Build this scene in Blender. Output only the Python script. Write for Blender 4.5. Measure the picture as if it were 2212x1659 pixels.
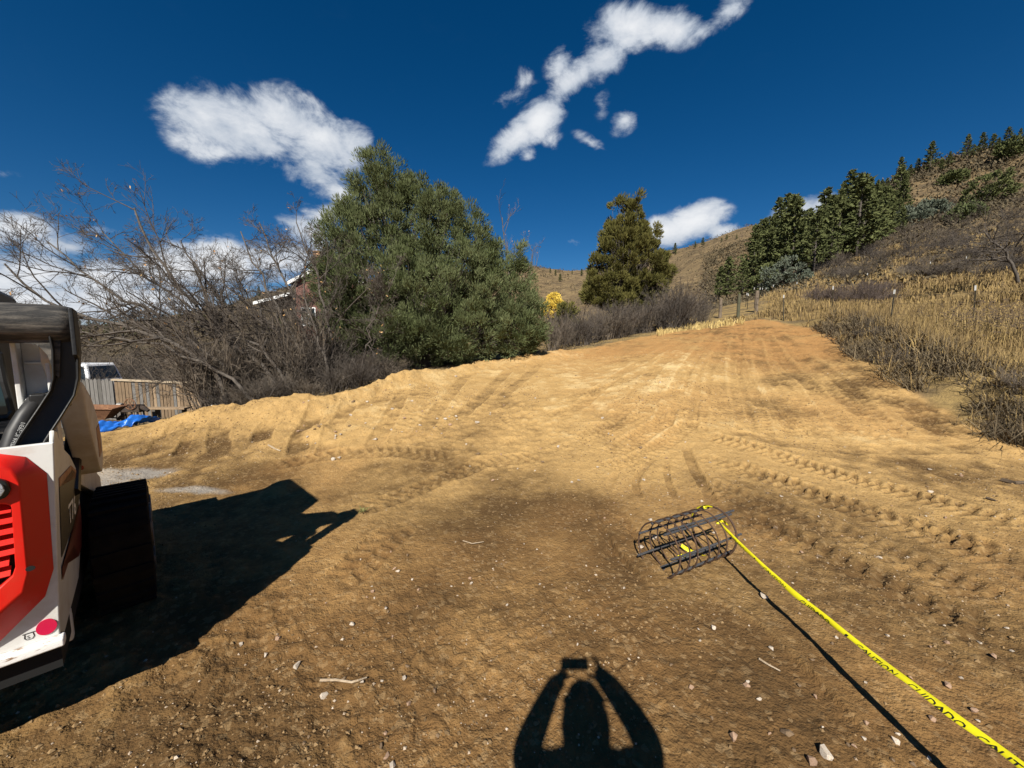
import bpy, bmesh, math, random
import numpy as np
from mathutils import Vector, Matrix, Euler

for o in list(bpy.data.objects):
    bpy.data.objects.remove(o)
RNG = np.random.default_rng(7)
random.seed(7)
SC = bpy.context.scene
COL = SC.collection
rad = math.radians

# ------------------------------------------------------------------ camera
# photo pixels are quoted on a 2212 x 1659 copy of the photograph
F, CX, CY, PITCH, CAMH = 831.0, 1106.0, 829.5, rad(6.0), 1.75
cam_d = bpy.data.cameras.new('camera')
cam_d.sensor_width = 36.0
cam_d.lens = 36.0 * F / 2212.0
cam_d.clip_start = 0.02
cam_d.clip_end = 3000.0
cam = bpy.data.objects.new('camera', cam_d)
COL.objects.link(cam)
cam.location = (0, 0, CAMH)
cam.rotation_euler = (rad(90) - PITCH, 0, 0)
SC.camera = cam

# ------------------------------------------------------------------ sun, sky, exposure
SUN_EL, SHADOW_AZ = rad(41.2), rad(8.6)          # shadows fall forward and 8.6 degrees to the right
sun_d = bpy.data.lights.new('sun', 'SUN')
sun_d.energy = 5.0
sun_d.angle = rad(0.53)
sun_d.color = (1.0, 0.95, 0.86)
sun = bpy.data.objects.new('sun', sun_d)
COL.objects.link(sun)
ldir = Vector((math.sin(SHADOW_AZ) * math.cos(SUN_EL), math.cos(SHADOW_AZ) * math.cos(SUN_EL), -math.sin(SUN_EL)))
sun.rotation_euler = ldir.to_track_quat('-Z', 'Y').to_euler()
sun.location = (-5, -30, 30)

SC.view_settings.view_transform = 'Standard'
SC.view_settings.look = 'None'
SC.view_settings.gamma = 1.0
SC.view_settings.exposure = 0.75
SC.view_settings.use_curve_mapping = False


def ray(u, v):
    x = (u - CX) / F
    y = (CY - v) / F
    return np.array([x, math.cos(PITCH) + y * math.sin(PITCH), -math.sin(PITCH) + y * math.cos(PITCH)])


def at(u, v, s):
    """point on the sight line of a photo pixel, s metres deep"""
    return np.array([0, 0, CAMH]) + s * ray(u, v)


world = bpy.data.worlds.new('World')
SC.world = world
world.use_nodes = True
wn, wl = world.node_tree.nodes, world.node_tree.links
wn.clear()


def wnode(t, **kw):
    n = wn.new(t)
    for k, v in kw.items():
        setattr(n, k, v)
    return n


w_out = wnode('ShaderNodeOutputWorld')
w_bg = wnode('ShaderNodeBackground')
w_bg.inputs['Strength'].default_value = 0.052
world.cycles.sampling_method = 'MANUAL'
world.cycles.sample_map_resolution = 256
sky = wnode('ShaderNodeTexSky', sky_type='NISHITA')
sky.sun_disc = False
sky.sun_elevation = SUN_EL
sky.sun_rotation = math.pi + SHADOW_AZ
sky.altitude = 2200
sky.air_density = 1.0
sky.dust_density = 0.1
sky.ozone_density = 4.0
tc = wnode('ShaderNodeTexCoord')
# clouds: (u, v, half width, half height, tilt, weight) of each puff in the sky
PUFFS = [
    (440, 255, 90, 60, 0, 1.0), (520, 275, 130, 75, -8, 1.0), (620, 265, 110, 70, 0, 1.0), (690, 300, 110, 60, -20, 1.0),
    (420, 215, 40, 30, 40, .55), (380, 300, 40, 30, 0, .6), (480, 330, 70, 30, 0, .8), (760, 310, 55, 50, -20, .75),
    (690, 370, 80, 45, -20, .85), (715, 410, 50, 35, 0, .75), (700, 465, 55, 35, 0, .9), (670, 500, 70, 45, 0, .9),
    (1110, 300, 75, 30, 38, 1.0), (1165, 260, 65, 38, 40, 1.0), (1190, 300, 30, 25, 60, .5), (1140, 335, 25, 20, 0, .5),
    (1240, 170, 90, 32, 38, .95), (1300, 130, 80, 40, 40, .9), (1360, 60, 95, 55, 0, 1.0), (1440, 60, 85, 45, -10, .95),
    (1210, 140, 35, 45, -30, .55), (1115, 205, 50, 20, 25, .5), (1130, 180, 20, 40, -20, .45),
    (1575, 20, 70, 28, 38, .62), (1510, 70, 60, 22, 20, .55),
    (1350, 260, 42, 26, 40, .68), (1275, 308, 40, 16, -30, .62), (1300, 225, 20, 35, 10, .4),
    (1440, 500, 70, 35, 0, 1.1), (1500, 480, 80, 40, 10, 1.2), (1560, 498, 60, 22, -5, 1.0),
    (1715, 460, 60, 28, 20, 1.1), (1770, 440, 50, 16, 25, .7),
    (40, 490, 90, 36, 0, .95), (-60, 500, 90, 50, 0, .95), (150, 535, 100, 30, 0, .75), (220, 500, 50, 14, 0, .4),
    (80, 590, 130, 45, 0, 1.2), (-60, 600, 150, 55, 0, 1.2), (230, 600, 130, 50, 0, 1.1), (380, 580, 120, 55, 0, 1.15),
    (480, 570, 110, 55, 0, 1.15), (600, 560, 110, 45, 0, 1.1), (300, 650, 300, 50, 0, 1.0), (60, 660, 220, 55, 0, 1.1),
    (690, 520, 60, 40, 0, .9), (1240, 520, 25, 14, 0, .35), (10, 380, 40, 12, 0, .3), (300, 35, 26, 10, -20, .25),
]
acc = None
for (u, v, hw, hh, tilt, wt) in PUFFS:
    c = Vector(ray(u, v)).normalized()
    ca, sa = math.cos(rad(tilt)), math.sin(rad(tilt))
    d1 = Vector(ray(u + hw * ca, v - hw * sa)).normalized() - c
    d2 = Vector(ray(u + hh * sa, v + hh * ca)).normalized() - c
    e1 = d1.normalized()
    e2 = (e1.cross(c)).normalized()
    R = Matrix((e1, c, e2)).transposed()
    mp = wnode('ShaderNodeMapping', vector_type='TEXTURE')
    mp.inputs['Location'].default_value = c
    mp.inputs['Rotation'].default_value = R.to_euler()
    mp.inputs['Scale'].default_value = (d1.length * 1.35, 0.6, max(d2.length, 0.01) * 1.35)
    gr = wnode('ShaderNodeTexGradient', gradient_type='SPHERICAL')
    wl.new(tc.outputs['Generated'], mp.inputs['Vector'])
    wl.new(mp.outputs['Vector'], gr.inputs['Vector'])
    m = wnode('ShaderNodeMath', operation='MULTIPLY')
    m.inputs[1].default_value = wt
    wl.new(gr.outputs['Fac'], m.inputs[0])
    if acc is None:
        acc = m
    else:
        mx = wnode('ShaderNodeMath', operation='SMOOTH_MAX')
        mx.inputs[2].default_value = 0.05
        wl.new(acc.outputs[0], mx.inputs[0])
        wl.new(m.outputs[0], mx.inputs[1])
        acc = mx


def wnoise(scale, detail, rough, dist=0.0, stretch=(1, 1, 1.6)):
    mp = wnode('ShaderNodeMapping')
    mp.inputs['Scale'].default_value = stretch
    n = wnode('ShaderNodeTexNoise')
    n.inputs['Scale'].default_value = scale
    n.inputs['Detail'].default_value = detail
    n.inputs['Roughness'].default_value = rough
    n.inputs['Distortion'].default_value = dist
    wl.new(tc.outputs['Generated'], mp.inputs['Vector'])
    wl.new(mp.outputs['Vector'], n.inputs['Vector'])
    return n


def wmath(op, a, b=None, c=None):
    m = wnode('ShaderNodeMath', operation=op)
    for i, x in enumerate((a, b, c)):
        if x is None:
            continue
        if isinstance(x, (int, float)):
            m.inputs[i].default_value = x
        else:
            wl.new(x, m.inputs[i])
    return m.outputs[0]


nz = wnoise(11.0, 9.0, 0.64, 0.3)
nz2 = wnoise(30.0, 4.0, 0.5, 0.3)
dens = wmath('ADD', wmath('MULTIPLY', acc.outputs[0], 1.45),
             wmath('ADD', wmath('MULTIPLY', wmath('SUBTRACT', nz.outputs['Fac'], 0.5), 2.7),
                   wmath('MULTIPLY', wmath('SUBTRACT', nz2.outputs['Fac'], 0.5), 0.35)))
gate = wnode('ShaderNodeMapRange', interpolation_type='SMOOTHSTEP')
wl.new(acc.outputs[0], gate.inputs['Value'])
gate.inputs['From Min'].default_value = 0.03
gate.inputs['From Max'].default_value = 0.24
alpha = wnode('ShaderNodeMapRange', interpolation_type='SMOOTHSTEP')
wl.new(dens, alpha.inputs['Value'])
alpha.inputs['From Min'].default_value = 0.18
alpha.inputs['From Max'].default_value = 1.0
al = wmath('MULTIPLY', alpha.outputs[0], gate.outputs[0])
# thin cloud is bluish grey, thick cloud white with soft grey hollows
nz3 = wnoise(7.0, 6.0, 0.55, 0.2, (1, 1, 2.2))
thick = wnode('ShaderNodeMapRange', interpolation_type='SMOOTHSTEP')
wl.new(wmath('ADD', wmath('MULTIPLY', dens, 0.75), wmath('MULTIPLY', wmath('SUBTRACT', nz3.outputs['Fac'], 0.5), 1.6)), thick.inputs['Value'])
thick.inputs['From Min'].default_value = 0.2
thick.inputs['From Max'].default_value = 1.5
cmix = wnode('ShaderNodeMixRGB')
cmix.inputs['Color1'].default_value = (4.9, 5.7, 6.9, 1)
cmix.inputs['Color2'].default_value = (9.9, 10.1, 10.4, 1)
wl.new(thick.outputs[0], cmix.inputs['Fac'])
smix = wnode('ShaderNodeMixRGB')
wl.new(al, smix.inputs['Fac'])
hs = wnode('ShaderNodeHueSaturation')
hs.inputs['Saturation'].default_value = 1.33
hs.inputs['Value'].default_value = 0.80
wl.new(sky.outputs[0], hs.inputs['Color'])
wl.new(hs.outputs[0], smix.inputs['Color1'])
wl.new(cmix.outputs[0], smix.inputs['Color2'])
wl.new(smix.outputs[0], w_bg.inputs['Color'])
wl.new(w_bg.outputs[0], w_out.inputs[0])


# ------------------------------------------------------------------ helpers
def tag(o, label=None, cat=None, group=None, kind=None):
    if label: o['label'] = label
    if cat: o['category'] = cat
    if group: o['group'] = group
    if kind: o['kind'] = kind
    return o


def empty(name, loc=(0, 0, 0), rz=0.0, label=None, cat=None, group=None):
    o = bpy.data.objects.new(name, None)
    o.empty_display_size = 0.1
    COL.objects.link(o)
    o.location = loc
    o.rotation_euler = (0, 0, rz)
    return tag(o, label, cat, group)


class MB:
    """collects vertices and faces, builds one mesh object"""

    def __init__(self):
        self.v, self.q, self.t, self.n = [], [], [], 0
        self.qa, self.ta = [], []

    def add(self, v, quads=None, tris=None, tint=None):
        v = np.asarray(v, float).reshape(-1, 3)
        if quads is not None and len(quads):
            self.q.append(np.asarray(quads, int).reshape(-1, 4) + self.n)
        if tris is not None and len(tris):
            self.t.append(np.asarray(tris, int).reshape(-1, 3) + self.n)
        self.v.append(v)
        self.qa.append(np.full(len(v), 0.5) if tint is None else np.broadcast_to(tint, (len(v),)).astype(float))
        self.n += len(v)
        return self

    def box(self, x0, x1, y0, y1, z0, z1, M=None, taper=None):
        v = np.array([[x, y, z] for z in (z0, z1) for y in (y0, y1) for x in (x0, x1)], float)
        if taper:
            c = v.mean(0)
            v[4:, 0] = c[0] + (v[4:, 0] - c[0]) * taper[0]
            v[4:, 1] = c[1] + (v[4:, 1] - c[1]) * taper[1]
        if M is not None:
            v = v @ np.array(M)[:3, :3].T + np.array(M)[:3, 3]
        return self.add(v, [(0, 2, 3, 1), (4, 5, 7, 6), (0, 1, 5, 4), (2, 6, 7, 3), (0, 4, 6, 2), (1, 3, 7, 5)])

    def prism(self, pts, axis, a, b):
        """polygon pts (2-D) pushed along axis 'x','y','z' from a to b"""
        n = len(pts)
        out = []
        for w in (a, b):
            for (p, q) in pts:
                out.append({'x': (w, p, q), 'y': (p, w, q), 'z': (p, q, w)}[axis])
        quads = [(i, (i + 1) % n, n + (i + 1) % n, n + i) for i in range(n)]
        tris = [(0, i, i + 1) for i in range(1, n - 1)] + [(n, n + i + 1, n + i) for i in range(1, n - 1)]
        return self.add(out, quads, tris)

    def tube(self, P, R, sides=8, cap=True):
        v, q = tubes(np.asarray(P, float)[None], np.broadcast_to(np.asarray(R, float), (1, len(P))), sides)
        n = len(P)
        tr = None
        if cap:
            tr = [(0, i + 1, i) for i in range(1, sides - 1)] + [((n - 1) * sides, (n - 1) * sides + i, (n - 1) * sides + i + 1) for i in range(1, sides - 1)]
        return self.add(v, q, tr)

    def data(self, name, smooth=False):
        me = bpy.data.meshes.new(name)
        v = np.concatenate(self.v).astype(np.float32)
        loops, starts, k = [], [], 0
        if self.q:
            q = np.concatenate(self.q)
            loops.append(q.ravel())
            starts.append(np.arange(len(q)) * 4)
            k = q.size
        if self.t:
            t = np.concatenate(self.t)
            loops.append(t.ravel())
            starts.append(k + np.arange(len(t)) * 3)
        lo, st = np.concatenate(loops), np.concatenate(starts)
        me.vertices.add(len(v))
        me.vertices.foreach_set('co', v.ravel())
        me.loops.add(len(lo))
        me.loops.foreach_set('vertex_index', lo.astype(np.int32))
        me.polygons.add(len(st))
        me.polygons.foreach_set('loop_start', st.astype(np.int32))
        me.update(calc_edges=True)
        me.polygons.foreach_set('use_smooth', np.full(len(st), smooth))
        a = me.attributes.new('tint', 'FLOAT', 'POINT')
        a.data.foreach_set('value', np.concatenate(self.qa).astype(np.float32))
        return me

    def build(self, name, mat, parent=None, smooth=False, bevel=0.0, recalc=False, seg=2):
        me = self.data(name, smooth)
        if recalc:
            b = bmesh.new()
            b.from_mesh(me)
            bmesh.ops.recalc_face_normals(b, faces=b.faces)
            b.to_mesh(me)
            b.free()
        return link(name, me, mat, parent, bevel, seg)


def link(name, me, mat, parent=None, bevel=0.0, seg=2):
    if mat is not None and not me.materials:
        me.materials.append(mat)
    o = bpy.data.objects.new(name, me)
    COL.objects.link(o)
    if parent: o.parent = parent
    if bevel:
        m = o.modifiers.new('bevel', 'BEVEL')
        m.width = bevel
        m.segments = seg
        m.limit_method = 'ANGLE'
        m.angle_limit = rad(40)
        w = o.modifiers.new('wn', 'WEIGHTED_NORMAL')
        for p in me.polygons: p.use_smooth = True
    return o


def tubes(P, R, sides=3):
    """P (B,n,3) polylines, R (B,n) radii -> verts, quads"""
    B, n, _ = P.shape
    T = np.gradient(P, axis=1)
    T /= np.linalg.norm(T, axis=2, keepdims=True) + 1e-9
    ref = np.where(np.abs(T[:, :, 2:3]) > 0.9, np.array([1.0, 0, 0]), np.array([0, 0, 1.0]))
    ref = np.broadcast_to(ref[:, :1], T.shape)
    A = np.cross(T, ref)
    A /= np.linalg.norm(A, axis=2, keepdims=True) + 1e-9
    Bn = np.cross(T, A)
    th = np.arange(sides) * 2 * np.pi / sides
    V = P[:, :, None, :] + R[:, :, None, None] * (np.cos(th)[:, None] * A[:, :, None, :] + np.sin(th)[:, None] * Bn[:, :, None, :])
    idx = np.arange(B * n * sides).reshape(B, n, sides)
    a = idx[:, :-1, :]
    b = np.roll(a, -1, axis=2)
    c = idx[:, 1:, :]
    d = np.roll(c, -1, axis=2)
    return V.reshape(-1, 3), np.stack([a, b, d, c], -1).reshape(-1, 4)


def unit(a):
    return a / (np.linalg.norm(a, axis=-1, keepdims=True) + 1e-9)


def grow(P, R, k, length, angle, up, wig, rng, n=5, tmin=0.25, taper=0.35, lmul=True, rr=0.55, rmin=0.0026):
    """children of every polyline; returns (B*k,n,3),(B*k,n)"""
    B, m, _ = P.shape
    t = rng.uniform(tmin, 1.0, (B, k)) * (m - 1)
    i = np.clip(t.astype(int), 0, m - 2)
    f = (t - i)[..., None]
    bi = np.arange(B)[:, None]
    base = P[bi, i] * (1 - f) + P[bi, i + 1] * f
    rb = R[bi, i] * (1 - f[..., 0]) + R[bi, i + 1] * f[..., 0]
    d = unit(P[bi, i + 1] - P[bi, i])
    side = unit(np.cross(d, unit(rng.normal(size=d.shape))))
    ang = angle * rng.uniform(0.6, 1.3, (B, k, 1))
    d = d * np.cos(ang) + side * np.sin(ang)
    plen = np.linalg.norm(np.diff(P, axis=1), axis=2).sum(1)[:, None]
    L = (plen * length if lmul else length) * rng.uniform(0.55, 1.2, (B, k)) * (1.15 - 0.5 * t / (m - 1))
    pts = [base]
    for j in range(n - 1):
        d = unit(d + np.array([0, 0, up]) + rng.normal(size=d.shape) * wig)
        pts.append(pts[-1] + d * (L / (n - 1))[..., None])
    Q = np.stack(pts, 2).reshape(B * k, n, 3)
    r0 = np.minimum(rb * 0.8, rb * rr + 0.0008).reshape(-1, 1)
    RR = r0 * np.linspace(1, taper, n)[None]
    return Q, np.maximum(RR, rmin)


# ------------------------------------------------------------------ noise
def vnoise(x, y, seed=0):
    xi, yi = np.floor(x).astype(np.int64), np.floor(y).astype(np.int64)
    fx, fy = x - xi, y - yi
    fx, fy = fx * fx * (3 - 2 * fx), fy * fy * (3 - 2 * fy)

    def h(a, b):
        n = (a * 374761393 + b * 668265263 + seed * 1274126177) & 0xffffffff
        n = ((n ^ (n >> 13)) * 1274126177) & 0xffffffff
        return ((n ^ (n >> 16)) & 0xffff) / 65535.0
    return (h(xi, yi) * (1 - fx) * (1 - fy) + h(xi + 1, yi) * fx * (1 - fy) + h(xi, yi + 1) * (1 - fx) * fy + h(xi + 1, yi + 1) * fx * fy)


def fbm(x, y, o=4, seed=0, gain=0.5):
    s, a, tot = 0, 1.0, 0
    for i in range(o):
        s = s + a * vnoise(x * 2 ** i + 17.3 * i, y * 2 ** i - 9.1 * i, seed + i)
        tot += a
        a *= gain
    return s / tot - 0.5


def sstep(a, b, x):
    t = np.clip((x - a) / (b - a), 0, 1)
    return t * t * (3 - 2 * t)


# ------------------------------------------------------------------ lie of the land
BANK = 0.5
EDGE_Y = np.array([-30, -10, 0, 3, 5.65, 6.5, 8.6, 11.5, 15, 17.5, 19.5, 22, 24, 30.])
EDGE_X = np.array([15, 12, 9.2, 8.3, 7.6, 7.55, 8.3, 10.2, 12.4, 13.2, 13.8, 13.7, 13, 12.])
LEFT_X = np.array([-40, -12, -8.2, -6.2, -3.9, -3.0, -1, 1.5, 5, 9, 13, 20.])
LEFT_Y = np.array([6, 7.2, 7.7, 7.8, 8.0, 10.0, 13.0, 14.6, 17.2, 20.2, 21.8, 22.])


def right_d(x, y):
    return (x - np.interp(y, EDGE_Y, EDGE_X) + 0.5 * fbm(x * .9 + 3, y * .9, 3, 91)) * 0.8


def left_d(x, y):
    return (y - np.interp(x, LEFT_X, LEFT_Y) + 0.5 * fbm(x * .9 + 8, y * .9, 3, 92)) * 0.75


def bank_step(x, y):
    k = sstep(0.0, 0.8, right_d(x, y)) * sstep(21, 15, y) * sstep(-3, 1, y)
    return BANK * k


ctrl = []
for x in (-4, -2, 0, 2, 4):
    for y in (0.3, 2, 3.6):
        ctrl.append((x, y, 0))
for x, y, z in ((0, 4.7, .02), (1.5, 4.6, .03), (-1.5, 4.8, 0), (-3, 5, 0), (-5, 5, 0), (-7, 4.5, -.02), (-6, 2, 0), (6, 3.6, .08), (5.7, 4.6, .08),
                (0, -6, 0), (6, -6, .2), (-6, -6, -.1), (0, -20, 0), (20, -15, 2), (-20, -15, -2), (60, -50, 6), (-60, -50, -6), (0, -90, 0), (12, 0, .6),
                (-12, 0, -.6), (-25, 0, -2), (25, 0, 4), (60, 0, 18), (-60, 0, -4), (300, -100, 60), (-300, -100, 10), (0, -350, 10), (250, 40, 70), (-350, 60, 20)):
    ctrl.append((x, y, z))
PIX = [  # photo pixel, depth of the ground there
    (1400, 850, 8.1), (1500, 780, 11), (1250, 870, 8.0), (1600, 850, 8.3), (1700, 900, 7.0), (1900, 900, 6.9), (1800, 960, 5.9), (1600, 694, 22), (1480, 714, 20), (1700, 702, 20),
    (1560, 690, 24), (1632, 676, 24), (1600, 750, 13.5), (1700, 780, 11.5), (1400, 740, 15.5), (1300, 790, 12),
    (1190, 766, 14.5), (1050, 787, 13), (850, 826, 10), (700, 880, 7.9), (600, 900, 7.2), (430, 905, 7.8), (260, 928, 7.8),
    (740, 990, 5.6), (900, 960, 6.0), (1000, 900, 7.4), (1100, 850, 9), (850, 900, 7.2), (560, 960, 6.1), (400, 990, 5.6),
    (2212, 960, 5.7), (2050, 900, 6.7), (1900, 800, 8.7), (1800, 722, 15), (2300, 1000, 5.2),
    (240, 925, 13.5), (120, 930, 13), (430, 905, 13.5), (600, 865, 13), (100, 805, 40), (300, 795, 40), (450, 790, 38), (170, 740, 90), (300, 740, 90),
    (170, 706, 200), (430, 672, 210), (640, 622, 215), (900, 590, 240), (-200, 715, 200), (-600, 735, 200), (650, 720, 70), (-300, 820, 40), (-400, 960, 13),
    (900, 792, 16), (1000, 770, 25), (800, 800, 22), (1100, 740, 40), (1200, 700, 60), (1200, 640, 150), (1150, 583, 260), (1280, 586, 260),
    (1350, 700, 35), (1350, 640, 110), (1430, 600, 180), (1430, 548, 250), (1520, 528, 245), (1640, 497, 225),
    (1560, 668, 45), (1620, 615, 90), (1700, 570, 115), (1650, 648, 32), (1760, 592, 48), (1850, 548, 60), (1950, 505, 70),
    (1740, 485, 145), (1850, 420, 132), (2000, 362, 122), (2110, 322, 116), (2212, 298, 110), (2350, 255, 105), (2600, 230, 100),
    (2212, 450, 55), (2212, 560, 27), (2000, 480, 72), (2000, 585, 33), (2350, 540, 27), (2350, 420, 55), (2120, 400, 85), (2600, 500, 27),
]
for (u, v, s) in PIX:
    ctrl.append(tuple(at(u, v, s)))
for (u, v, s) in ((2112, 622, 12), (1930, 632, 14.5), (1800, 630, 17), (1697, 630, 20)):     # wire fence tops, 1.25 m above the ground
    p = at(u, v, s)
    ctrl.append((p[0], p[1], p[2] - 1.25 - (BANK if s < 16 else BANK * .4)))
for (u, v, s) in ((1150, 583, 260), (1640, 497, 225), (1850, 420, 132), (2212, 298, 110), (640, 622, 215), (170, 706, 200), (2600, 230, 100), (1430, 548, 250), (2000, 362, 122)):  # far side of the ridges
    p = at(u, v, s)
    ctrl.append((p[0] * 1.5, p[1] * 1.5, p[2] * 0.75))
    ctrl.append((p[0] * 2.6, p[1] * 2.6, p[2] * 0.3))
ctrl = np.array(ctrl)


def squash(x, y):
    r = np.hypot(x, y)
    k = np.log1p(r / 4.0) / np.maximum(r, 1e-6) * 4.0
    return x * k, y * k, r + 6.0


def tps_phi(d2):
    return 0.5 * d2 * np.log(d2 + 1e-9)


_cx, _cy, _cw = squash(ctrl[:, 0], ctrl[:, 1])
_n = len(ctrl)
_K = tps_phi((_cx[:, None] - _cx) ** 2 + (_cy[:, None] - _cy) ** 2) + np.eye(_n) * 0.03
_P = np.stack([np.ones(_n), _cx, _cy], 1)
_A = np.block([[_K, _P], [_P.T, np.zeros((3, 3))]])
_sol = np.linalg.solve(_A, np.concatenate([ctrl[:, 2] / _cw, np.zeros(3)]))


def land(x, y):
    """large shape of the ground"""
    x, y = np.asarray(x, float), np.asarray(y, float)
    sh = np.broadcast(x, y).shape
    xf, yf = np.broadcast_to(x, sh).ravel(), np.broadcast_to(y, sh).ravel()
    px, py, w = squash(xf, yf)
    out = np.empty(len(xf))
    for i in range(0, len(xf), 40000):
        s = slice(i, i + 40000)
        d2 = (px[s, None] - _cx) ** 2 + (py[s, None] - _cy) ** 2
        out[s] = (tps_phi(d2) @ _sol[:_n] + _sol[_n] + _sol[_n + 1] * px[s] + _sol[_n + 2] * py[s]) * w[s]
    r = np.hypot(xf, yf)
    out = out + bank_step(xf, yf) + sstep(40, 140, r) * (fbm(xf / 45, yf / 45, 4, 5) * 7.0) + sstep(14, 40, r) * fbm(xf / 9, yf / 9, 3, 6) * 0.7
    return out.reshape(sh)


def gz(x, y):
    return float(land(np.array([x]), np.array([y]))[0])


_S = np.geomspace(1.2, 420, 900)


def hit(u, v, smin=1.2, tries=40):
    """where the sight line of a photo pixel meets the ground"""
    for k in range(tries):
        d = ray(u, v + k * 2)
        P = np.array([0, 0, CAMH]) + _S[:, None] * d
        below = (P[:, 2] < land(P[:, 0], P[:, 1])) & (_S > smin)
        if below.any():
            i = int(np.argmax(below))
            if i == 0:
                return P[0], _S[0]
            a, b = _S[i - 1], _S[i]
            for _ in range(8):
                m = (a + b) / 2
                q = np.array([0, 0, CAMH]) + m * d
                if q[2] < gz(q[0], q[1]): b = m
                else: a = m
            q = np.array([0, 0, CAMH]) + b * d
            q[2] = gz(q[0], q[1])
            return q, b
    return None, None


# ------------------------------------------------------------------ materials
MATS = {}


def mat(name, col=(0.5, 0.5, 0.5), rough=0.7, metal=0.0, col2=None, scale=20.0, bump=0.0, bscale=60.0, detail=5.0, tint=None, spec=0.4, coat=0.0, lo=0.35, hi=0.65, stretch=None, sheen=0.0):
    if name in MATS: return MATS[name]
    m = bpy.data.materials.new(name)
    MATS[name] = m
    m.use_nodes = True
    N, L = m.node_tree.nodes, m.node_tree.links
    b = N['Principled BSDF']
    b.inputs['Roughness'].default_value = rough
    b.inputs['Metallic'].default_value = metal
    b.inputs['Specular IOR Level'].default_value = spec
    b.inputs['Coat Weight'].default_value = coat
    c = N.new('ShaderNodeTexCoord')
    src = c.outputs['Object']
    if stretch:
        mp = N.new('ShaderNodeMapping')
        mp.inputs['Scale'].default_value = stretch
        L.new(src, mp.inputs['Vector'])
        src = mp.outputs[0]
    n = N.new('ShaderNodeTexNoise')
    n.inputs['Scale'].default_value = scale
    n.inputs['Detail'].default_value = detail
    n.inputs['Roughness'].default_value = 0.65
    L.new(src, n.inputs['Vector'])
    r = N.new('ShaderNodeValToRGB')
    r.color_ramp.elements[0].position = lo
    r.color_ramp.elements[1].position = hi
    c2 = col2 if col2 else tuple(x * 0.8 for x in col)
    r.color_ramp.elements[0].color = (*col, 1)
    r.color_ramp.elements[1].color = (*c2, 1)
    L.new(n.outputs['Fac'], r.inputs['Fac'])
    out = r.outputs['Color']
    if tint:
        a = N.new('ShaderNodeAttribute')
        a.attribute_name = 'tint'
        mx = N.new('ShaderNodeMixRGB')
        mx.inputs['Color2'].default_value = (*tint, 1)
        L.new(a.outputs['Fac'], mx.inputs['Fac'])
        L.new(out, mx.inputs['Color1'])
        out = mx.outputs[0]
    L.new(out, b.inputs['Base Color'])
    if bump:
        n2 = N.new('ShaderNodeTexNoise')
        n2.inputs['Scale'].default_value = bscale
        n2.inputs['Detail'].default_value = 6
        L.new(src, n2.inputs['Vector'])
        bp = N.new('ShaderNodeBump')
        bp.inputs['Strength'].default_value = bump
        bp.inputs['Distance'].default_value = 0.02
        L.new(n2.outputs['Fac'], bp.inputs['Height'])
        L.new(bp.outputs['Normal'], b.inputs['Normal'])
    return m


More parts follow.
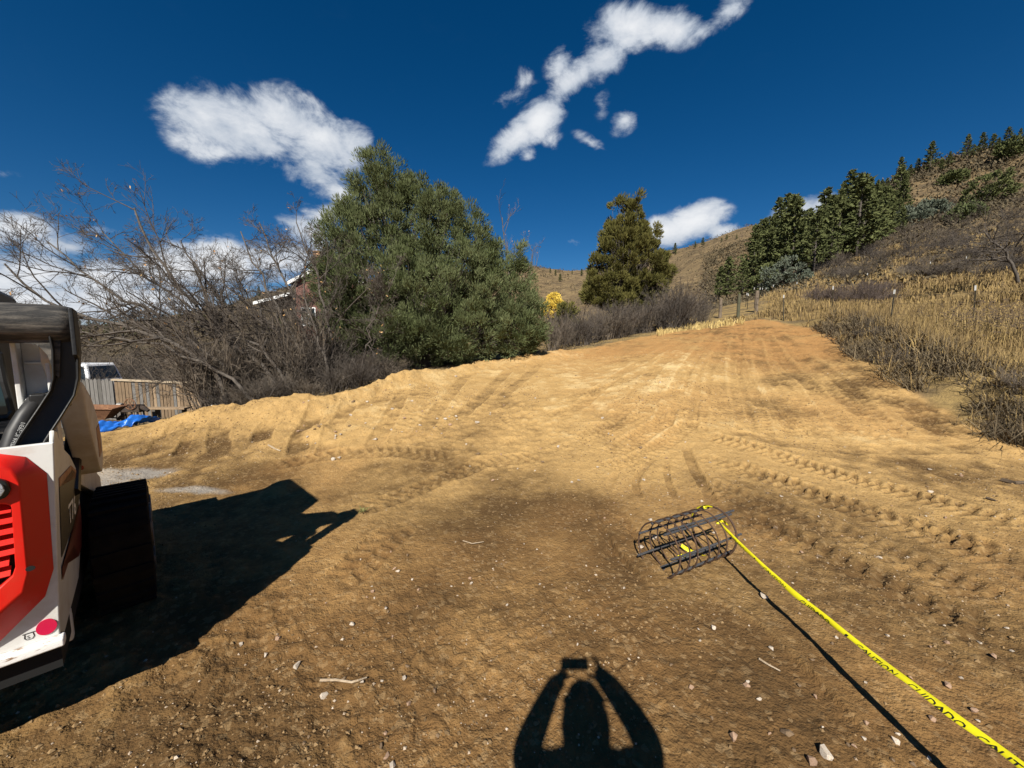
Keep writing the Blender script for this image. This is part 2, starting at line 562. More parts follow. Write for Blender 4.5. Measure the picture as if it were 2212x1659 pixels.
def ground_material():
    m = bpy.data.materials.new('ground_soil')
    m.use_nodes = True
    N, L = m.node_tree.nodes, m.node_tree.links
    b = N['Principled BSDF']
    b.inputs['Roughness'].default_value = 0.95
    b.inputs['Specular IOR Level'].default_value = 0.15
    geo = N.new('ShaderNodeNewGeometry')

    def noise(scale, detail=6, rough=.6):
        n = N.new('ShaderNodeTexNoise')
        n.inputs['Scale'].default_value = scale
        n.inputs['Detail'].default_value = detail
        n.inputs['Roughness'].default_value = rough
        L.new(geo.outputs['Position'], n.inputs['Vector'])
        return n.outputs['Fac']

    def math_(op, a, c=None):
        k = N.new('ShaderNodeMath')
        k.operation = op
        for i, x in enumerate((a, c)):
            if x is None: continue
            if isinstance(x, (int, float)): k.inputs[i].default_value = x
            else: L.new(x, k.inputs[i])
        return k.outputs[0]

    def mix(f, a, c):
        k = N.new('ShaderNodeMixRGB')
        if isinstance(f, float): k.inputs[0].default_value = f
        else: L.new(f, k.inputs[0])
        for i, x in ((1, a), (2, c)):
            if isinstance(x, tuple): k.inputs[i].default_value = (*x, 1)
            else: L.new(x, k.inputs[i])
        return k.outputs[0]

    def rng_(x, a, c):
        k = N.new('ShaderNodeMapRange')
        k.interpolation_type = 'SMOOTHSTEP'
        k.inputs['From Min'].default_value = a
        k.inputs['From Max'].default_value = c
        L.new(x, k.inputs['Value'])
        return k.outputs[0]

    def attr(n):
        k = N.new('ShaderNodeAttribute')
        k.attribute_name = n
        return k.outputs['Fac']
    wood = attr('wood')
    dry, orange, veg, far, grey = attr('dry'), attr('orange'), attr('veg'), attr('far'), attr('grey')
    n1, n2, n3, n4 = noise(0.9, 8, .65), noise(6, 6, .65), noise(38, 5, .6), noise(170, 3, .6)
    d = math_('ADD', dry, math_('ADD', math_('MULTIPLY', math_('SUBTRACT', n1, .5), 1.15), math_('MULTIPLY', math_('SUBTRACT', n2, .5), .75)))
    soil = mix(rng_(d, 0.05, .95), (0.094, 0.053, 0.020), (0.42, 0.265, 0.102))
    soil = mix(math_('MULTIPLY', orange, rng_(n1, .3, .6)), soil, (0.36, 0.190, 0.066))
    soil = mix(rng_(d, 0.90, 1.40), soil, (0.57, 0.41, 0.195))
    soil = mix(math_('MULTIPLY', rng_(n3, .55, .75), .20), soil, (0.42, 0.29, 0.14))
    soil = mix(math_('MULTIPLY', rng_(n4, .60, .72), .35), soil, (0.07, 0.038, 0.016))
    soil = mix(math_('MULTIPLY', rng_(n2, .55, .75), .35), soil, (0.13, 0.07, 0.027))
    def cells(scale):
        k = N.new('ShaderNodeTexVoronoi')
        k.inputs['Scale'].default_value = scale
        L.new(geo.outputs['Position'], k.inputs['Vector'])
        return k
    v1, v2 = cells(34), cells(80)
    sep = N.new('ShaderNodeSeparateColor')
    L.new(v1.outputs['Color'], sep.inputs[0])
    soil = mix(math_('MULTIPLY', rng_(sep.outputs[0], .80, .95), .16), soil, (0.50, 0.36, 0.19))
    soil = mix(math_('MULTIPLY', rng_(sep.outputs[1], .78, .95), .20), soil, (0.075, 0.043, 0.018))
    soil = mix(grey, soil, (0.30, 0.28, 0.25))
    straw = mix(rng_(n2, .35, .65), (0.21, 0.145, 0.06), (0.33, 0.23, 0.09))
    straw = mix(rng_(n1, .42, .62), straw, (0.135, 0.098, 0.052))
    straw = mix(math_('MULTIPLY', rng_(n3, .5, .7), .5), straw, (0.085, 0.06, 0.033))
    nf, nf2 = noise(.09, 8, .7), noise(.35, 6, .7)
    hill = mix(rng_(nf2, .4, .6), (0.108, 0.076, 0.042), (0.185, 0.132, 0.066))
    hill = mix(rng_(nf, .50, .66), hill, (0.085, 0.062, 0.036))
    hill = mix(math_('MULTIPLY', rng_(nf2, .60, .70), .55), hill, (0.33, 0.25, 0.17))
    v = mix(far, straw, hill)
    v = mix(wood, v, mix(rng_(nf2, .4, .62), (0.062, 0.050, 0.032), (0.105, 0.078, 0.048)))
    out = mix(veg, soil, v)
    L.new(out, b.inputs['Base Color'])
    h = math_('ADD', math_('MULTIPLY', noise(19, 5, .72), 1.0), math_('MULTIPLY', noise(85, 3, .65), .35))
    h = math_('SUBTRACT', h, math_('ADD', math_('MULTIPLY', v1.outputs['Distance'], math_('MULTIPLY', n2, .55)), math_('MULTIPLY', v2.outputs['Distance'], .22)))
    bp = N.new('ShaderNodeBump')
    bp.inputs['Strength'].default_value = 0.6
    bp.inputs['Distance'].default_value = 0.045
    L.new(h, bp.inputs['Height'])
    L.new(bp.outputs['Normal'], b.inputs['Normal'])
    return m


# ------------------------------------------------------------------ ground sheet with wheel and track marks
def px_path(pts):
    out = []
    for (u, v) in pts:
        q, s = hit(u, v)
        out.append(q[:2])
    return np.array(out)


def smooth_path(P, step=0.06):
    P = np.asarray(P, float)
    t = np.concatenate([[0], np.cumsum(np.linalg.norm(np.diff(P, axis=0), axis=1))])
    n = max(3, int(t[-1] / step))
    tt = np.linspace(0, t[-1], n)
    # Catmull-like smoothing by resampling and box filtering
    Q = np.stack([np.interp(tt, t, P[:, k]) for k in (0, 1)], 1)
    w = max(3, int(0.7 / step)) | 1
    if n > 2 * w:
        pad = np.pad(Q, ((w, w), (0, 0)), mode='reflect', reflect_type='odd')
        ker = np.hanning(w + 2)[1:-1]
        ker /= ker.sum()
        Q2 = np.stack([np.convolve(pad[:, k], ker, 'same') for k in (0, 1)], 1)[w:-w]
        return Q2
    return Q


TRACKS = [  # pixel path, width m, depth m, lug spacing m, lug share
    ([(1520, 938), (1640, 972), (1760, 1012), (1900, 1050), (2060, 1095), (2230, 1150)], .42, .034, .105, .9),
    ([(1560, 1000), (1680, 1040), (1820, 1090), (1960, 1140), (2100, 1190), (2230, 1235)], .42, .030, .105, .9),
    ([(1480, 1030), (1640, 1085), (1800, 1140), (1980, 1220), (2230, 1330)], .42, .024, .105, .85),
    ([(1610, 1120), (1760, 1190), (1950, 1275), (2220, 1400)], .40, .018, .12, .85),
    ([(1480, 960), (1492, 1000), (1520, 1050), (1545, 1090)], .14, .06, 5, .0),
    ([(1420, 985), (1390, 1010), (1370, 1040), (1385, 1085)], .10, .035, 5, .0),
    ([(1440, 990), (1440, 1030), (1460, 1080)], .09, .035, 5, .0),
    ([(1340, 1010), (1320, 1040), (1310, 1070)], .10, .03, 5, .0),
    ([(1500, 860), (1440, 905), (1370, 950), (1310, 985)], .36, .026, .12, .8),
    ([(1440, 850), (1380, 890), (1310, 925), (1230, 955)], .36, .022, .12, .8),
    ([(1500, 905), (1440, 955), (1380, 990), (1290, 1015)], .30, .022, .12, .8),
    ([(1600, 700), (1590, 760), (1600, 830), (1680, 900), (1780, 950)], .40, .028, .14, .6),
    ([(1570, 705), (1550, 770), (1545, 830), (1560, 900)], .38, .026, .14, .6),
    ([(1640, 700), (1680, 770), (1760, 840), (1880, 900), (1990, 940)], .40, .028, .14, .6),
    ([(1660, 705), (1740, 780), (1850, 845), (2000, 905), (2100, 935)], .40, .024, .14, .6),
    ([(1620, 700), (1640, 780), (1700, 850), (1800, 915), (1930, 960)], .36, .022, .14, .6),
    ([(1530, 712), (1460, 770), (1330, 830), (1200, 870)], .36, .022, .14, .6),
    ([(1500, 712), (1400, 760), (1250, 800), (1140, 820)], .36, .020, .14, .6),
    ([(1560, 930), (1700, 958), (1850, 972), (2010, 972), (2130, 968)], .30, .02, 5, .0),
    ([(1310, 1120), (1360, 1190), (1440, 1278)], .22, -.05, 5, .0),
    ([(1330, 1240), (1360, 1180), (1320, 1110), (1300, 1060)], .3, .02, .2, .3),
    ([(760, 1110), (900, 1060), (1040, 1000), (1180, 985)], .36, .03, .14, .6),
    ([(560, 1010), (700, 985), (860, 975), (1000, 990)], .36, .03, .14, .6),
    ([(700, 1280), (770, 1230), (830, 1170), (900, 1120)], .34, .026, .14, .5),
    ([(250, 1480), (420, 1420), (560, 1350), (650, 1290)], .36, .02, .14, .6),
    ([(640, 1500), (560, 1460), (430, 1440), (250, 1560)], .4, .02, .14, .6),
    ([(1850, 1640), (1720, 1480), (1600, 1360), (1450, 1270)], .3, .02, 5, .0),
    ([(700, 990), (720, 930), (760, 870)], .30, .028, 5, 0), ([(640, 985), (650, 940), (690, 890)], .30, .028, 5, 0),
    ([(800, 980), (840, 910), (870, 850)], .30, .028, 5, 0), ([(900, 950), (950, 880), (1010, 810)], .30, .028, 5, 0),
    ([(980, 910), (1040, 860), (1100, 800)], .30, .028, 5, 0), ([(560, 960), (570, 935), (590, 912)], .30, .028, 5, 0),
    ([(1080, 860), (1130, 820), (1170, 785)], .30, .028, 5, 0), ([(480, 980), (470, 950), (480, 920)], .30, .028, 5, 0),
    ([(380, 990), (400, 960), (440, 920)], .16, .04, 5, 0), ([(320, 985), (350, 955), (390, 920)], .16, .035, 5, 0),
]

_tr = np.random.default_rng(3)
for _k in range(15):          # passes fanning down from the crest
    _f = (_k + .5) / 15
    _u0, _u1 = 1535 + 150 * _f + _tr.normal() * 8, 1230 + 930 * _f + _tr.normal() * 30
    _v1 = np.interp(_u1, [1230, 1500, 1800, 2160], [900, 935, 955, 945])
    TRACKS.append(([(_u0, 706), (_u0 * .78 + _u1 * .22, 735 + 6 * _tr.normal()), (_u0 * .5 + _u1 * .5 - 18, 800), (_u0 * .22 + _u1 * .78 - 10, 875), (_u1, _v1)], .34, .020 + .010 * _tr.random(), .15, .55))
for _k in (1, 4):           # passes sweeping right across the field
    _d = 38 * _k + _tr.normal() * 6
    TRACKS.append(([(1470 + _d * .7, 955 + _d), (1620 + _d * .7, 990 + _d * 1.15), (1800 + _d * .5, 1040 + _d * 1.35), (2000 + _d * .3, 1095 + _d * 1.6), (2235, 1160 + _d * 1.9)], .32, .018 + .012 * _tr.random(), .13, .85))


def build_ground():
    th = np.concatenate([np.arange(-180, -75, 3.0), np.arange(-75, -57, 1.0), np.arange(-57, 57.01, 0.20), np.arange(58, 76, 1.0), np.arange(78, 180, 3.0)])
    th = np.radians(th)
    rr = [0.0, 0.25, 0.5]
    r = 0.75
    while r < 900:
        rr.append(r)
        r += np.interp(r, [0.7, 3, 8, 16, 30, 120, 400, 900], [.012, .0145, .042, .11, .30, 2.2, 10, 60])
    rr = np.array(rr)
    nr, nt = len(rr), len(th)
    X = rr[:, None] * np.sin(th)[None]
    Y = rr[:, None] * np.cos(th)[None]
    x, y = X.ravel(), Y.ravel()
    r = np.hypot(x, y)
    z = land(x, y)
    rd, ld = right_d(x, y), left_d(x, y)
    dirt = sstep(0.15, -0.15, rd) * sstep(0.2, -0.2, ld)
    dirt = np.where(r > 60, 0, dirt)
    fr = np.where(r < 34)[0]
    dz = np.zeros(len(x))
    xf, yf = x[fr], y[fr]
    rough = 0.35 + 0.65 * sstep(-.05, .2, fbm(xf * .5, yf * .5, 3, 33))
    flat = np.exp(-(((xf - .5) / 1.0) ** 2 + ((yf - 3.6) / 1.3) ** 2))           # smooth scraped pan before the photographer
    rough = rough * (1 - .75 * flat)
    cl = np.abs(fbm(xf * 7, yf * 7, 4, 40)) * 2
    crumb = sstep(-.15, .12, fbm(xf * .9 + 7, yf * .9, 3, 37))
    dz[fr] += rough * (.035 * fbm(xf * 2.2, yf * 2.2, 4, 21) + .045 * fbm(xf * 9, yf * 9, 4, 22) - .020 * cl + (.030 + .035 * crumb) * np.maximum(fbm(xf * 19, yf * 19, 3, 23) + .05, 0))
    far_r = sstep(4.5, 7.5, np.hypot(xf, yf))
    dz[fr] += far_r * (.05 * fbm(xf * 4, yf * 4, 3, 29) + .06 * np.maximum(fbm(xf * 6, yf * 8, 3, 30), 0))
    dz[fr] += .05 * fbm(xf * .8, yf * .8, 2, 24)
    # loose crust and clods along the cut banks
    edge = np.exp(-(ld[fr] / .8) ** 2) + np.exp(-(rd[fr] / .7) ** 2)
    dz[fr] += edge * (.10 * fbm(xf * 3, yf * 3, 4, 25) + .05 * fbm(xf * 11, yf * 11, 3, 26))
    lb = np.exp(-((ld[fr] + .35) / .55) ** 2) * sstep(-8.5, -6, xf) * sstep(3.5, 1.0, xf)
    dz[fr] += lb * (.14 + .36 * fbm(xf * .7 + 2, yf * .9, 3, 71) + .05 * fbm(xf * 7, yf * 7, 3, 72))
    slope_ = sstep(-2.4, -.3, ld[fr]) * sstep(.3, -.2, ld[fr]) * sstep(-8.5, -6, xf) * sstep(3.5, 1.0, xf)
    dz[fr] += slope_ * (.10 * fbm(xf * 5, yf * 2.2, 3, 73) + .07 * np.maximum(fbm(xf * 12, yf * 12, 3, 74), 0))
    pile = sstep(.1, .35, fbm(xf * 1.1 + 4, yf * 1.1, 2, 27)) * sstep(-.2, -1.8, ld[fr]) * sstep(2.6, 0.3, np.abs(yf - 5.6)) * sstep(.4, -1.5, xf)
    dz[fr] += pile * .09 + pile * .06 * fbm(xf * 6, yf * 6, 3, 28)
    trk = np.zeros(len(x))
    for pts, w, dep, per, lug in TRACKS:
        Q = smooth_path(px_path(pts), 0.05)
        lo, hi = Q.min(0) - w, Q.max(0) + w
        sel = np.where((x > lo[0]) & (x < hi[0]) & (y > lo[1]) & (y < hi[1]))[0]
        for c0 in range(0, len(sel), 20000):
            s = sel[c0:c0 + 20000]
            d2 = (x[s, None] - Q[:, 0]) ** 2 + (y[s, None] - Q[:, 1]) ** 2
            j = d2.argmin(1)
            d = np.sqrt(d2[np.arange(len(s)), j])
            near = d < w
            if not near.any(): continue
            j = np.clip(j, 1, len(Q) - 2)
            tng = Q[j + 1] - Q[j - 1]
            sgn = np.sign(tng[:, 0] * (y[s] - Q[j, 1]) - tng[:, 1] * (x[s] - Q[j, 0]))
            L = j * 0.05 + ((x[s] - Q[j, 0]) * tng[:, 0] + (y[s] - Q[j, 1]) * tng[:, 1]) / (np.linalg.norm(tng, axis=1) + 1e-9)
            across = sgn * d / (w / 2)
            inside = sstep(1.08, .9, np.abs(across))
            ridge = np.exp(-((np.abs(across) - 1.15) / .16) ** 2)
            fade = sstep(0, 6, j) * sstep(len(Q) - 1, len(Q) - 7, j) * (.55 + .9 * (vnoise(x[s] * 1.7, y[s] * 1.7, 44)))
            ph = L / per + .45 * np.abs(across) + np.where(across > 0, .5, 0)
            lugs = sstep(.34, .44, np.abs((ph % 1.0) - .5) * 2 * .75)
            prof = -inside * (1 - lug) - inside * lug * (lugs * 1.6 - .45) + .45 * ridge
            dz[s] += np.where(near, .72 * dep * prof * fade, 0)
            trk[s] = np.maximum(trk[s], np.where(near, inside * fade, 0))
    zz = z + dz * np.where(r < 34, np.maximum(dirt, .35), 0) * sstep(34, 26, r)
    # colour fields of the soil; dry also carries painted relief shade
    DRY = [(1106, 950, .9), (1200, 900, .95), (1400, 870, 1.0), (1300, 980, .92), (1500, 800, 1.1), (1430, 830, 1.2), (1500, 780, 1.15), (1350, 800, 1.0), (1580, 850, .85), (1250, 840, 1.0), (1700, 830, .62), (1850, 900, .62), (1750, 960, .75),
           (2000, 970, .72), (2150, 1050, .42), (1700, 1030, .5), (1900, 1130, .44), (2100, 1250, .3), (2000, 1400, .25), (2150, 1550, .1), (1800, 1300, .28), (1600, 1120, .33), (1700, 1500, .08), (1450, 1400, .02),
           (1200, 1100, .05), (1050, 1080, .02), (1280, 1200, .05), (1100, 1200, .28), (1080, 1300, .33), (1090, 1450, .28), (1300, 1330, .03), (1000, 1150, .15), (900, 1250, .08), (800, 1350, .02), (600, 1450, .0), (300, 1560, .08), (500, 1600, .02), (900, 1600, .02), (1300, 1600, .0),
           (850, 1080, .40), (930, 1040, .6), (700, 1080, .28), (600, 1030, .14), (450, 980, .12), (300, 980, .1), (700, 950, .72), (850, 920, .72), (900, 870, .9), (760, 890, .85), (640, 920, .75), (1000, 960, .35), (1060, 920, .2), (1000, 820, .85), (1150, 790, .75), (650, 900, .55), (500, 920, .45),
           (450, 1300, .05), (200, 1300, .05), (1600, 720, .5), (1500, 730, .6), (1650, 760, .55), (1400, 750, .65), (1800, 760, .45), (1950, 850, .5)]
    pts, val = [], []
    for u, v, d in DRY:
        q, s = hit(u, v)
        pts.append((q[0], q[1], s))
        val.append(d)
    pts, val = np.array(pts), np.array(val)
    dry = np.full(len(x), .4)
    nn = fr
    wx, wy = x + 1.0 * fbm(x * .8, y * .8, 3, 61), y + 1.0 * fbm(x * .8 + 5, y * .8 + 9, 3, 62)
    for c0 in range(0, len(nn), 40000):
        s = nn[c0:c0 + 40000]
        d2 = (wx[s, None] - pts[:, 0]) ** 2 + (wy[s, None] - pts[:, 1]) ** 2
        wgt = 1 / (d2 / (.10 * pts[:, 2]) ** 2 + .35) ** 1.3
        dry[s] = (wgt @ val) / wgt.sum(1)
    dry = dry + trk * -.05 + np.clip(dz / .022, -1.3, .9) * (.10 + .16 * sstep(4, 7, r))  # hollows darker, crests paler: moister soil, plus relief shading painted in farther out
    orange = sstep(10.5, 15, y + .25 * x) * .85 + .3 * sstep(.02, .2, fbm(x * .4 + 2, y * .4, 3, 63))
    orange = np.clip(orange, 0, 1)
    grey = np.zeros(len(x))
    for (u, v, a, b_) in ((235, 1026, .9, .28), (180, 1040, .7, .3), (420, 1058, .5, .12)):
        q, s = hit(u, v)
        d = ((x - q[0]) / a) ** 2 + ((y - q[1]) / b_) ** 2 + 1.6 * fbm(x * 3, y * 3, 3, 64)
        grey = np.maximum(grey, sstep(1.15, .2, d) * .7)
    far = sstep(35, 75, r + 12 * fbm(x * .05, y * .05, 2, 65))
    veg = 1 - dirt
    wood = sstep(.0, -.25, np.arctan2(x, y) + .25 * fbm(x * .06, y * .06, 3, 66)) * sstep(9, 14, r) * .9
    idx = np.arange(nr * nt).reshape(nr, nt)
    a, b_ = idx[:-1], np.roll(idx, -1, 1)[:-1]
    c, d = idx[1:], np.roll(idx, -1, 1)[1:]
    q = np.stack([a, c, d, b_], -1).reshape(-1, 4)
    mb = MB()
    mb.add(np.stack([x, y, zz], 1), q)
    o = mb.build('ground', ground_material(), smooth=True)
    me = o.data
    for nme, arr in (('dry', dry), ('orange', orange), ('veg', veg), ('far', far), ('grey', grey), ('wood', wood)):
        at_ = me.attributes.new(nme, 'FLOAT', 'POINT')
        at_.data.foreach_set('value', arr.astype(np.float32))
    tag(o, 'bare graded soil and grassy hillsides under the whole scene', 'ground', kind='structure')
    return rr, th, zz.reshape(nr, nt)


G_R, G_T, G_Z = build_ground()


def surf(x, y):
    """height of the finished ground mesh"""
    x, y = np.asarray(x, float), np.asarray(y, float)
    r, t = np.hypot(x, y), np.arctan2(x, y)
    i = np.clip(np.searchsorted(G_R, r) - 1, 0, len(G_R) - 2)
    j = np.clip(np.searchsorted(G_T, t) - 1, 0, len(G_T) - 2)
    fr = np.clip((r - G_R[i]) / (G_R[i + 1] - G_R[i]), 0, 1)
    ft = np.clip((t - G_T[j]) / (G_T[j + 1] - G_T[j]), 0, 1)
    return (G_Z[i, j] * (1 - fr) * (1 - ft) + G_Z[i + 1, j] * fr * (1 - ft) + G_Z[i, j + 1] * (1 - fr) * ft + G_Z[i + 1, j + 1] * fr * ft)


def sz(x, y):
    return float(surf(x, y))


# ------------------------------------------------------------------ text as mesh
def text_mesh(s, size, bold=False):
    cu = bpy.data.curves.new('lettering', 'FONT')
    cu.body = s
    cu.size = size
    cu.resolution_u = 2
    cu.offset = size * 0.018 if bold else 0.0
    ob = bpy.data.objects.new('lettering', cu)
    COL.objects.link(ob)
    dg = bpy.context.evaluated_depsgraph_get()
    me = bpy.data.meshes.new_from_object(ob.evaluated_get(dg))
    bpy.data.objects.remove(ob)
    bpy.data.curves.remove(cu)
    return me


def copy_tree(o, parent=None):
    c = o.copy()
    COL.objects.link(c)
    if parent: c.parent = parent
    for ch in list(o.children):
        copy_tree(ch, c)
    return c


# ------------------------------------------------------------------ tracked loader at the left
def build_loader():
    white = mat('loader_white_paint', (.60, .60, .58), .45, 0, (.42, .36, .29), 6, .03, 60, lo=.48, hi=.85, coat=.1)
    dusty = mat('loader_dusty_white', (.50, .43, .34), .65, 0, (.62, .58, .52), 7, .05, 60)
    red = mat('loader_red_paint', (.56, .010, .005), .42, 0, (.44, .035, .018), 7, .05, 260, lo=.52, hi=.9)
    black = mat('loader_black_paint', (.010, .010, .010), .45, 0, (.022, .020, .018), 14, .05, 80, lo=.5, hi=.8)
    dust_black = mat('loader_dusty_black', (.025, .024, .023), .75, 0, (.17, .15, .125), 9, .25, 120, lo=.42, hi=.78, stretch=(1, 6, 6))
    rubber = mat('track_rubber', (.008, .008, .008), .95, 0, (.018, .015, .012), 8, .2, 80, spec=.1)
    glass = mat('cab_glass', (.012, .02, .02), .06, 0, (.02, .03, .03), 4, spec=.7)
    steel = mat('worn_steel', (.30, .28, .26), .45, .7, (.16, .12, .09), 18, .1)
    chipped = mat('chipped_white_bumper', (.75, .73, .70), .55, 0, (.22, .13, .07), 14, .15, 70, lo=.52, hi=.62, stretch=(1, 1, 5))
    dark = mat('grille_dark', (.006, .006, .006), .9)
    reflm = mat('red_reflector', (.55, .008, .06), .2, 0, (.45, .006, .05), 400, coat=.8)
    lensm = mat('clear_lamp_lens', (.45, .47, .5), .12, .3, (.15, .16, .18), 90, .3, 120, spec=.8)
    hosem = mat('black_hose', (.016, .016, .017), .5, 0, (.03, .028, .026), 30)
    lett = mat('white_lettering', (.75, .75, .72), .6)
    char = mat('charcoal_decal', (.022, .020, .018), .5)
    dred = mat('dark_red_decal', (.12, .018, .012), .5)
    rust = mat('rusty_orange_decal', (.30, .115, .045), .7, 0, (.42, .25, .14), 20)
    valve = mat('red_valve_paint', (.28, .035, .015), .6, 0, (.10, .03, .02), 30)
    t = empty('track_loader', (-1.96, 1.54, 0), rad(44), 'white and red tracked skid loader parked at the left edge, rear towards us', 'loader')
    W = 1.15  # width of the rear body, right corner at x = 0
    # rear body: end plate, side plates, deck
    mb = MB()
    mb.add([(-W, -.008, .5), (.006, -.008, .5), (.056, -.008, 1.34), (-W - .05, -.008, 1.34), (-W, .015, .5), (.006, .015, .5), (.056, .015, 1.34), (-W - .05, .015, 1.34)],
           [(0, 1, 2, 3), (5, 4, 7, 6), (0, 4, 5, 1), (1, 5, 6, 2), (2, 6, 7, 3), (3, 7, 4, 0)])
    mb.build('rear_plate', white, t, bevel=.006)
    prof = [(0.017, .505), (0.017, 1.335), (.03, 1.385), (.10, 1.37), (.22, 1.28), (.50, 1.18), (.85, 1.0), (.9, .6), (.62, .34), (.25, .36)]
    for sx, nm in ((1, 'side_panel'), (-1, 'side_panel')):
        xs = (-.010, .004) if sx > 0 else (-W - .004, -W + .010)
        sp = MB().prism(prof, 'x', *xs)
        for v in sp.v[0]:
            v[0] += sx * (v[2] - .5) * .06
        sp.build('side_panel', white, t, bevel=.005, recalc=True)
    mb = MB()
    mb.box(-W, 0, .02, .9, .34, 1.02)
    mb.box(-W + .1, -.12, .1, .5, 1.02, 1.30, taper=(.9, .9))
    mb.build('engine_housing', dark, t)
    b = MB().box(-W - .02, .02, -.045, .01, .462, .502)
    b.build('bumper_lip', chipped, t, bevel=.008)
    b = MB().box(-.03, .004, .30, .36, .29, .42)
    b.box(-.026, .002, .30, .37, .40, .44)
    b.build('tie_down_lug', white, t, bevel=.01)
    # red tail gate: raised shell with an opening, slats behind it
    R = [(.027, 1.215), (.012, .80), (-.02, .69), (-.151, .555), (-.30, .515)]
    T = [(-.021, 1.294), (-.085, 1.320), (-.30, 1.326)]
    half = [T[2], T[1], T[0]] + R
    mir = [(-W - x, z) for x, z in reversed(half)]
    outer = half + mir
    fr = [(-.30, 1.300), (-.085, 1.296), (-.052, 1.270), (-.036, 1.215), (-.046, .835), (-.065, .762), (-.145, .690), (-.30, .62)]
    front = fr + [(-W - x, z) for x, z in reversed(fr)]
    ho = [(-.30, 1.135), (-.11, 1.135), (-.075, 1.133), (-.062, 1.12), (-.073, .875), (-.082, .845), (-.120, .805), (-.30, .74)]
    hole = ho + [(-W - x, z) for x, z in reversed(ho)]
    n = len(outer)
    v = [(x, -.010, z) for x, z in outer] + [(x, -.085, z) for x, z in front] + [(x, -.085, z) for x, z in hole] + [(x, -.03, z) for x, z in hole]
    q = []
    for k in range(3):
        q += [(k * n + i, k * n + (i + 1) % n, (k + 1) * n + (i + 1) % n, (k + 1) * n + i) for i in range(n)]
    gate = MB().add(v, q).build('tail_gate', red, t, bevel=.012, recalc=True, seg=3)
    MB().prism([(-W / 2 + (x + W / 2) * .93, .93 + (z - .93) * .80) for x, z in outer], 'y', -.028, -.012).build('gate_back', dark, gate)
    for k in range(7):
        z0 = .845 + k * .042
        s = MB()
        xe = -.078 + (.012 if k > 1 else -.01)
        s.add([(-W + .08, -.078, z0), (xe, -.078, z0), (xe, -.045, z0 + .028), (-W + .08, -.045, z0 + .028),
               (-W + .08, -.074, z0 - .004), (xe, -.074, z0 - .004), (xe, -.041, z0 + .024), (-W + .08, -.041, z0 + .024)],
              [(0, 1, 2, 3), (5, 4, 7, 6), (0, 4, 5, 1), (2, 6, 7, 3), (1, 5, 6, 2), (0, 3, 7, 4)])
        s.build('grille_slat', red, gate)
    for sx in (0, 1):
        pts = [(-.055, 1.19), (-.06, 1.225), (-.085, 1.243), (-.20, 1.25), (-.26, 1.235), (-.26, 1.165), (-.09, 1.155), (-.065, 1.165)]
        if sx: pts = [(-W - x, z) for x, z in pts]
        cxm, czm = np.mean([p[0] for p in pts]), np.mean([p[1] for p in pts])
        la = MB().prism(pts, 'y', -.105, -.07).build('tail_lamp', black, t, bevel=.006, recalc=True)
        MB().prism([(cxm + (x - cxm) * .86, czm + (z - czm) * .72) for x, z in pts], 'y', -.113, -.10).build('lamp_lens', lensm, la, bevel=.003, recalc=True)
    for (x, z, r) in ((-.036, .855, .010),):
        MB().prism([(x + r * 1.3 * math.cos(a), z + r * math.sin(a)) for a in np.linspace(0, 2 * math.pi, 12)[:-1]], 'y', -.0872, -.084).build('latch_hole', dark, gate)
    MB().prism([(-.027 + .029 * math.cos(a), .556 + .034 * math.sin(a)) for a in np.linspace(0, 2 * math.pi, 29)[:-1]], 'y', -.0125, -.008).build('round_reflector', reflm, t)
    # tie-down pictogram
    me = text_mesh('S', .020)
    o = link('tie_down_mark', me, char, t)
    o.location = (-.082, -.0098, .530)
    o.rotation_euler = (rad(90), 0, 0)
    mk = MB().box(-.092, -.058, -.0100, -.0085, .552, .5545)
    mk.tube([(-.086, -.0095, .550), (-.088, -.0095, .535), (-.082, -.0095, .526), (-.068, -.0095, .526), (-.062, -.0095, .535), (-.064, -.0095, .55)], .0012, 4)
    mk.build('mark_outline', char, o.parent)
    # side decal and model number
    sh = lambda y, z, e=.0: (.0045 + (z - .5) * .06 + e, y, z)

    def side_plate(nm, pts, m, e=.001):
        n_ = len(pts)
        v_ = [sh(y, z, e) for y, z in pts] + [sh(y, z, e + .0015) for y, z in pts]
        qd = [(i, (i + 1) % n_, n_ + (i + 1) % n_, n_ + i) for i in range(n_)]
        tr = [(n_, n_ + i, n_ + i + 1) for i in range(1, n_ - 1)] + [(0, i + 1, i) for i in range(1, n_ - 1)]
        return MB().add(v_, qd, tr).build(nm, m, t, recalc=True)
    side_plate('side_decal', [(.10, .80), (.10, 1.12), (.55, 1.09), (.84, .98), (.85, .86), (.60, .80)], char)
    side_plate('side_stripe', [(.09, .76), (.60, .765), (.82, .83), (.88, .70), (.84, .56), (.70, .56), (.50, .70), (.09, .70)], dred, .003)
    side_plate('side_stripe', [(.10, 1.121), (.10, 1.16), (.5, 1.125), (.84, 1.0), (.84, .985), (.55, 1.095)], rust, .001)
    me = text_mesh('T76', .135, True)
    o = link('model_number', me, lett, t)
    o.matrix_local = Matrix.Translation((.0045 + (.87 - .5) * .06 + .0045, .34, .865)) @ Matrix(((0, .06, 1, 0), (1, 0, 0, 0), (0, 1, 0, 0), (0, 0, 0, 1))).to_4x4()
